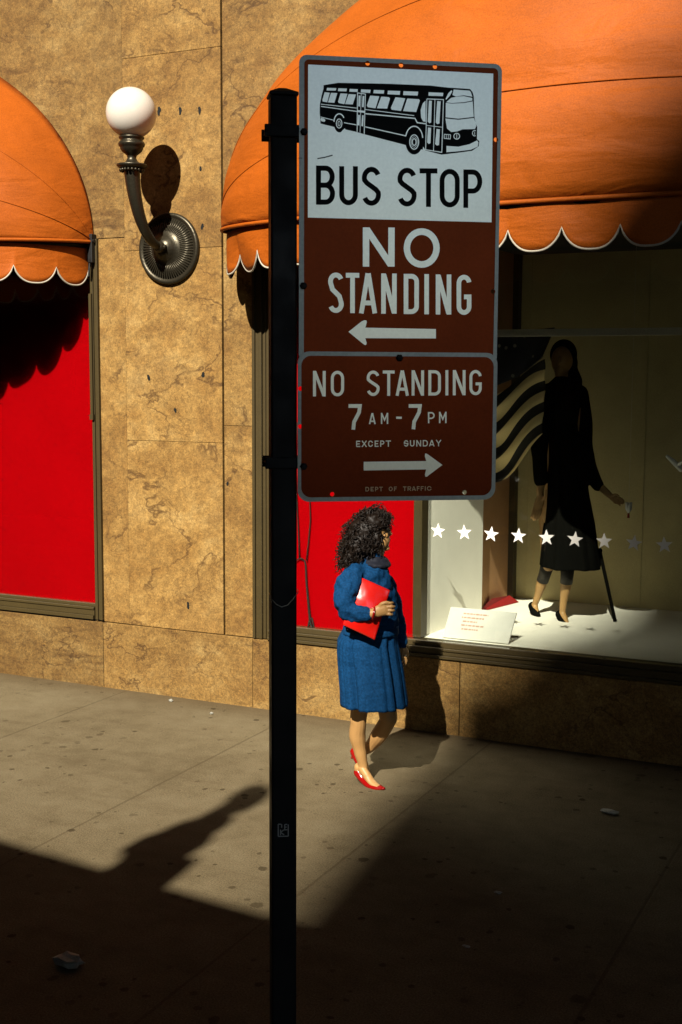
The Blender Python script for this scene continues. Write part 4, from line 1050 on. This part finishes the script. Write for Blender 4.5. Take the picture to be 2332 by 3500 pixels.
o = link_mesh('starred_corner', bm, 'canton', ban, True, False); o.modifiers.new('thick', 'SOLIDIFY').thickness = .006
o = ban
tag(o, 'tan and black striped cloth with dark starred corner, draped beside the mannequin', 'banner')
# card on the window floor
card = thing('placard', 'white card with faded red writing leaning at the front of the display window', 'placard', (-2.83, 7.87, 0.62))
ca, cb = Vector((-.215, 0, .006)), Vector((.255, .0, .006)); tb = Vector((.0, .075, .200))
bm = bmesh.new()
q = [ca, cb, cb+tb+Vector((.03, 0, 0)), ca+tb+Vector((.03, 0, 0))]; n_ = Vector((0, .94, -.34))*.012
lo = [bm.verts.new(p) for p in q]; hi = [bm.verts.new(p+n_) for p in q]
bm.faces.new(lo); bm.faces.new(hi)
for i in range(4): bm.faces.new((lo[i], lo[(i+1) % 4], hi[(i+1) % 4], hi[i]))
link_mesh('board', bm, 'card', card)
bm = bmesh.new(); nn = Vector((0, -.94, .34))*.0012
for row, (f0, f1) in enumerate(((.22, .60), (.21, .56), (.24, .46), (.23, .57), (.25, .50))):
    v = .80-row*.125; x = f0
    while x < f1:
        w_ = random.uniform(.02, .06); a_, b_ = x, min(x+w_, f1); x += w_+.012
        p = [ca.lerp(cb, a_)+(tb+Vector((.03, 0, 0)))*v, ca.lerp(cb, b_)+(tb+Vector((.03, 0, 0)))*v, ca.lerp(cb, b_)+(tb+Vector((.03, 0, 0)))*(v+.05), ca.lerp(cb, a_)+(tb+Vector((.03, 0, 0)))*(v+.05)]
        bm.faces.new([bm.verts.new(t_+nn) for t_ in p])
link_mesh('writing', bm, 'ink', card)
for x in (-.16, .2):
    bm = bmesh.new(); box(bm, x, x+.01, .075, .15, 0, .12); link_mesh('strut', bm, 'card', card)
# stars stuck on the glass
names = ['white star decal furthest left, over the sunlit partition', 'white star decal on the shadow edge crossing the partition', 'white star decal over the glowing brown side wall', 'white star decal over the corner post left of the mannequin',
         "white star decal over the left side of the black coat's hem", "white star decal over the middle of the black coat's hem", 'grey star decal over the top of the cane', 'dim grey star decal second from the right, over the dark back wall', 'dim grey star decal furthest right on the glass']
star0 = None
for k in range(9):
    if star0 is None:
        bm = bmesh.new(); vs_ = []
        for i in range(10):
            r_ = .054 if i % 2 == 0 else .0225; a_ = R(90+36*i); vs_.append((r_*math.cos(a_), r_*math.sin(a_)))
        for yy in (0, .0012): pass
        fr_ = [bm.verts.new((a_, 0, b_)) for a_, b_ in vs_]; bk = [bm.verts.new((a_, .001, b_)) for a_, b_ in vs_]
        bm.faces.new(fr_); bm.faces.new(bk[::-1])
        for i in range(10): bm.faces.new((fr_[i], bk[i], bk[(i+1) % 10], fr_[(i+1) % 10]))
        star0 = link_mesh('star_decal', bm, 'star'); o = star0
    else:
        o = star0.copy(); COL.objects.link(o)
    o.location = (-3.04+.187*k, WY+.0255, 1.371); o.rotation_euler = (0, R((3, -4, 5, 2, -3, 4, -2, 6, -5)[k]), 0)
    tag(o, names[k], 'star', 'star decals on the window glass')
# little things on and above the display floor
bm = bmesh.new()
vs_ = [bm.verts.new(p) for p in ((-3.14, 8.86, .622), (-3.0, 9.42, .622), (-3.12, 9.46, .622), (-3.10, 9.05, .70), (-3.06, 9.36, .68))]
for q in ((0, 1, 4, 3), (1, 2, 4), (2, 0, 3, 4), (0, 2, 1)): bm.faces.new([vs_[i] for i in q])
tag(link_mesh('cloth_wedge', bm, 'red_cloth'), 'folded bright red cloth in the corner of the display floor', 'cloth')
def crumple(name, loc, size, mat, label, cat, seed, flat=.35, group=None):
    rnd = random.Random(seed); bm = bmesh.new()
    bmesh.ops.create_icosphere(bm, subdivisions=2, radius=1)
    for v in bm.verts:
        f = rnd.uniform(.55, 1.15); v.co = Vector((v.co.x*size[0]*f, v.co.y*size[1]*f, v.co.z*size[2]*f))
    zmin = min(v.co.z for v in bm.verts)
    for v in bm.verts: v.co.z -= zmin
    o = link_mesh(name, bm, mat); o.location = loc; return tag(o, label, cat, group)
crumple('leaf', (-2.86, 8.20, .619), (.035, .02, .006), 'bronze', 'curled brown leaf on the white display floor, nearer the placard', 'leaf', 3)
crumple('leaf', (-2.62, 8.12, .619), (.035, .02, .006), 'bronze', 'curled brown leaf on the white display floor, between placard and black shoes', 'leaf', 4)
flw = thing('paper_flower', 'small white paper flower with a red tip hanging beside the hand of the mannequin', 'ornament', (-2.00, 8.75, 1.45))
bm = bmesh.new()
for k in range(6):
    a_ = k*1.05; tube(bm, [(0, 0, 0), (.012*math.cos(a_), .012*math.sin(a_), .03), (.022*math.cos(a_), .022*math.sin(a_), .075)], [.006, .012, .003], 8)
link_mesh('petal', bm, 'card', flw, True)
bm = bmesh.new(); tube(bm, [(0, 0, .07), (0, 0, 1.87)], .0006, 5); link_mesh('thread', bm, 'card', flw)
bm = bmesh.new(); tube(bm, [(0, 0, -.035), (0, 0, 0.0)], [.009, .006], 8); link_mesh('tip', bm, 'red_cloth', flw)
f2 = thing('hand_standin', 'white hanging shape at the right edge of the window, standing in for a hand', 'ornament', (-1.62, 8.6, 1.80))  # white shape on a thread, standing in for a gloved hand
bm = bmesh.new()
tube(bm, [(-.10, 0, .07), (-.05, 0, .03), (0, 0, -.02), (.06, 0, -.01)], [.010, .018, .020, .004], 8); tube(bm, [(-.02, 0, .01), (.02, .06, .05)], [.016, .003], 8); tube(bm, [(-.02, 0, .01), (.03, -.06, .04)], [.016, .003], 8)
link_mesh('hand_standin_body', bm, 'card', f2, True)
bm = bmesh.new(); tube(bm, [(0, 0, 0), (0, 0, 1.54)], .0006, 5); link_mesh('thread', bm, 'card', f2)
# black twig against the red board
tw = bmesh.new()
def tpt(px, py):  # metres from a drawing of the twig on the board
    return Vector((-4.03+(px-717)*.00335, WY+.058, 1.0-(py-1310)*.00325))
for pts, r0 in (([(735, 1450), (722, 1415), (719, 1380), (713, 1330), (711, 1290), (706, 1278)], .011), ([(706, 1278), (695, 1276), (688, 1281), (680, 1290)], .007), ([(711, 1280), (716, 1240), (720, 1190), (719, 1110), (716, 1000)], .0055), ([(696, 1276), (692, 1230), (690, 1170), (686, 1080), (690, 980)], .0055), ([(722, 1402), (717, 1430), (714, 1448)], .006), ([(724, 1405), (731, 1425), (738, 1445)], .006), ([(684, 1290), (681, 1310), (679, 1340)], .004)):
    P_ = [tpt(*p)+Vector((random.uniform(-.006, .006), 0, 0)) for p in pts]; n = len(P_)
    tube(tw, P_, [r0*(1-.55*i/(n-1)) for i in range(n)], 7)
tag(link_mesh('twig', tw, 'twig', None, True), 'bare black twig fixed upright against the red board left of the woman', 'twig')

# ------------------------------------------------------------------ litter on the pavement
crumple('litter', (-3.112, 3.905, 0.0), (.075, .05, .03), 'paper', 'crumpled pale paper lying in the dark lower left shade', 'litter', 21, group='litter on the pavement')
crumple('litter', (-1.578, 6.672, 0.0), (.05, .03, .012), 'paper', 'flattened white paper scrap in the shade under the mannequin window', 'litter', 22, group='litter on the pavement')
crumple('litter', (-1.724, 4.784, 0.0), (.020, .010, .005), 'paper', 'tiny pale scrap on the dark pavement right of the post, nearer', 'litter', 23, group='litter on the pavement')
crumple('litter', (-1.784, 5.374, 0.0), (.022, .012, .005), 'paper', 'tiny pale scrap on the dark pavement right of the post, farther', 'litter', 24, group='litter on the pavement')
crumple('litter', (-5.07, 7.58, 0.0), (.018, .012, .012), 'paper', 'white cigarette stub size scrap by the stone plinth below the lamp', 'litter', 25, group='litter on the pavement')
crumple('litter', (-4.62, 7.42, 0.0), (.014, .010, .008), 'paper', 'white speck of litter by the plinth, left of the post', 'litter', 26, group='litter on the pavement')

# ------------------------------------------------------------------ behind the camera: unseen masses set up to cast shade and block sky
def blocker_box(name, x0, x1, y0, y1, z1, mat, label, nx, nz, rot=0.0, pivot=None):
    t = thing(name, label, 'building', ((x0+x1)/2, y1, 0), rot)
    hw, d = (x1-x0)/2, y1-y0
    bm = bmesh.new(); box(bm, -hw, hw, -d, 0, -.15, z1); link_mesh('wall', bm, mat, t)
    if nx*nz <= 16:
        for i in range(nx):
            for j in range(nz):
                cx = -hw+(i+.5)*2*hw/nx; cz = 1.5+(j+.5)*(z1-2)/nz
                bm = bmesh.new(); box(bm, cx-.5*hw/nx, cx+.5*hw/nx, .002, .05, cz-.3*(z1-2)/nz, cz+.3*(z1-2)/nz)
                link_mesh('window', bm, 'dark_wall', t)
    return t
KB = WY+4.5
blocker_box('low_shade_block', -16.0, 4.0, -12.0, -3.063, 6.9, 'brick', 'low unseen brown block behind the viewer, casting the lower left shade', 7, 2, R(-6.0))  # unseen block, roof edge set to cast the lower left shade
def ztop(zw, y): return zw+(WY-y)*.84
def sil(name, label, ty, pts, depth, mat):
    """an unseen light-blocking mass whose front is the outline pts, given as heights and offsets where its shadow meets the shop wall"""
    KT = WY-ty; x0 = pts[0][0]+.13*KT
    t = thing(name, label, 'building', (x0, ty, 0))
    pr = [(x-pts[0][0], max(-.15, ztop(z_, ty))) for x, z_ in pts]
    bm = bmesh.new()
    fr_ = [bm.verts.new((x, 0, z_)) for x, z_ in pr]; bk = [bm.verts.new((x+.135*depth, -depth, z_)) for x, z_ in pr]     # sides sheared along the sun so depth adds no shade
    bm.faces.new(fr_); bm.faces.new(bk[::-1])
    for i in range(len(pr)): bm.faces.new((fr_[i], bk[i], bk[(i+1) % len(pr)], fr_[(i+1) % len(pr)]))
    link_mesh('wall', bm, mat, t)
sil('right_shade_block', 'unseen grey block behind the viewer, shaped to cast the right-hand shade', -46.0, [(-2.99, -99), (10.5, -99), (10.5, 3), (0, 1.0), (-2.3, .62), (-2.99, .42)], 14, 'concrete')  # unseen block, outline shaped for the right-hand shade edge
sil('sun_gap_mask', 'huge grey mask added far behind the viewer, its opening letting the sun through', -78.0, [(-2.80, -99), (29, -99), (29, 300), (-50, 300), (-50, -99), (-9.2, -99), (-9.2, 8.0), (1.9, 8.0), (-1.28, 3.45), (-2.10, 2.4), (-2.12, 1.6), (-2.50, .95), (-2.93, .2)], 1.5, 'concrete')  # added slab: blocks sun and sky except through its opening
blocker_box('left_sky_blocker', -60.0, -5.2, -30, -14, 350, 'concrete', 'tall grey block added behind the viewer to hide sky, left of the sun gap', 12, 40)  # added to cut skylight left of the sun gap
blocker_box('east_sky_blocker', 46, 80, -18, -14, 350, 'concrete', 'tall grey block added behind the viewer to the right to hide sky', 6, 40)  # added to cut skylight right of the gap
blocker_box('end_sky_blocker', 45, 60, -13.5, 30, 350, 'concrete', 'grey block added at the right end of the street to hide sky', 4, 12)  # added to shut out sky at the right end
blocker_box('west_sky_blocker', -62, -45, -13.5, 30, 350, 'concrete', 'grey block added at the left end of the street to hide sky', 4, 12)  # added to shut out sky at the left end
br = thing('raised_sky_blocker', 'grey mass added high on columns behind the viewer to hide sky above the gap', 'building', (95, -80, 0))  # added mass on legs, keeps only the low sky open
bm = bmesh.new(); box(bm, -54, 54, -6, 6, 58, 320)
link_mesh('wall', bm, 'concrete', br)
for x in (-52, 52):
    bm = bmesh.new(); box(bm, x-2, x+2, -5, 5, -.13, 57.9); link_mesh('column', bm, 'concrete', br)
# flat unseen cutout shaped to cast the person-like shadow on the pavement
st = thing('shadow_cutout', 'thin unseen cutout behind the viewer, casting the person-shaped shadow', 'shadow cutout', (0, -4.5, 0))
kx, kz = .13*11.17, 11.17*.84; st.location = (0, -3.45, 0)
out = [(-3.83, -1.43), (-3.81, -1.33), (-3.77, -1.27), (-3.69, -1.27), (-3.62, -1.33), (-3.61, -1.46), (-3.63, -1.58), (-3.684, -1.637), (-3.695, -1.68), (-3.65, -1.77), (-3.65, -1.85), (-3.675, -1.93), (-3.64, -2.01), (-3.64, -2.09), (-3.67, -2.21), (-3.59, -2.23), (-3.595, -2.9), (-3.97, -2.9), (-3.97, -2.45), (-3.96, -2.34), (-3.99, -2.28), (-4.03, -2.25), (-4.01, -2.12), (-3.96, -2.03), (-3.92, -1.89), (-3.858, -1.81), (-3.827, -1.64), (-3.805, -1.55)]
bm = bmesh.new()
fr_ = [bm.verts.new((x+kx, .03, z_+kz)) for x, z_ in out]; bk = [bm.verts.new((x+kx, -.03, z_+kz)) for x, z_ in out]
bm.faces.new(fr_); bm.faces.new(bk[::-1])
for i in range(len(out)): bm.faces.new((fr_[i], bk[i], bk[(i+1) % len(out)], fr_[(i+1) % len(out)]))
link_mesh('figure', bm, 'stone', st)
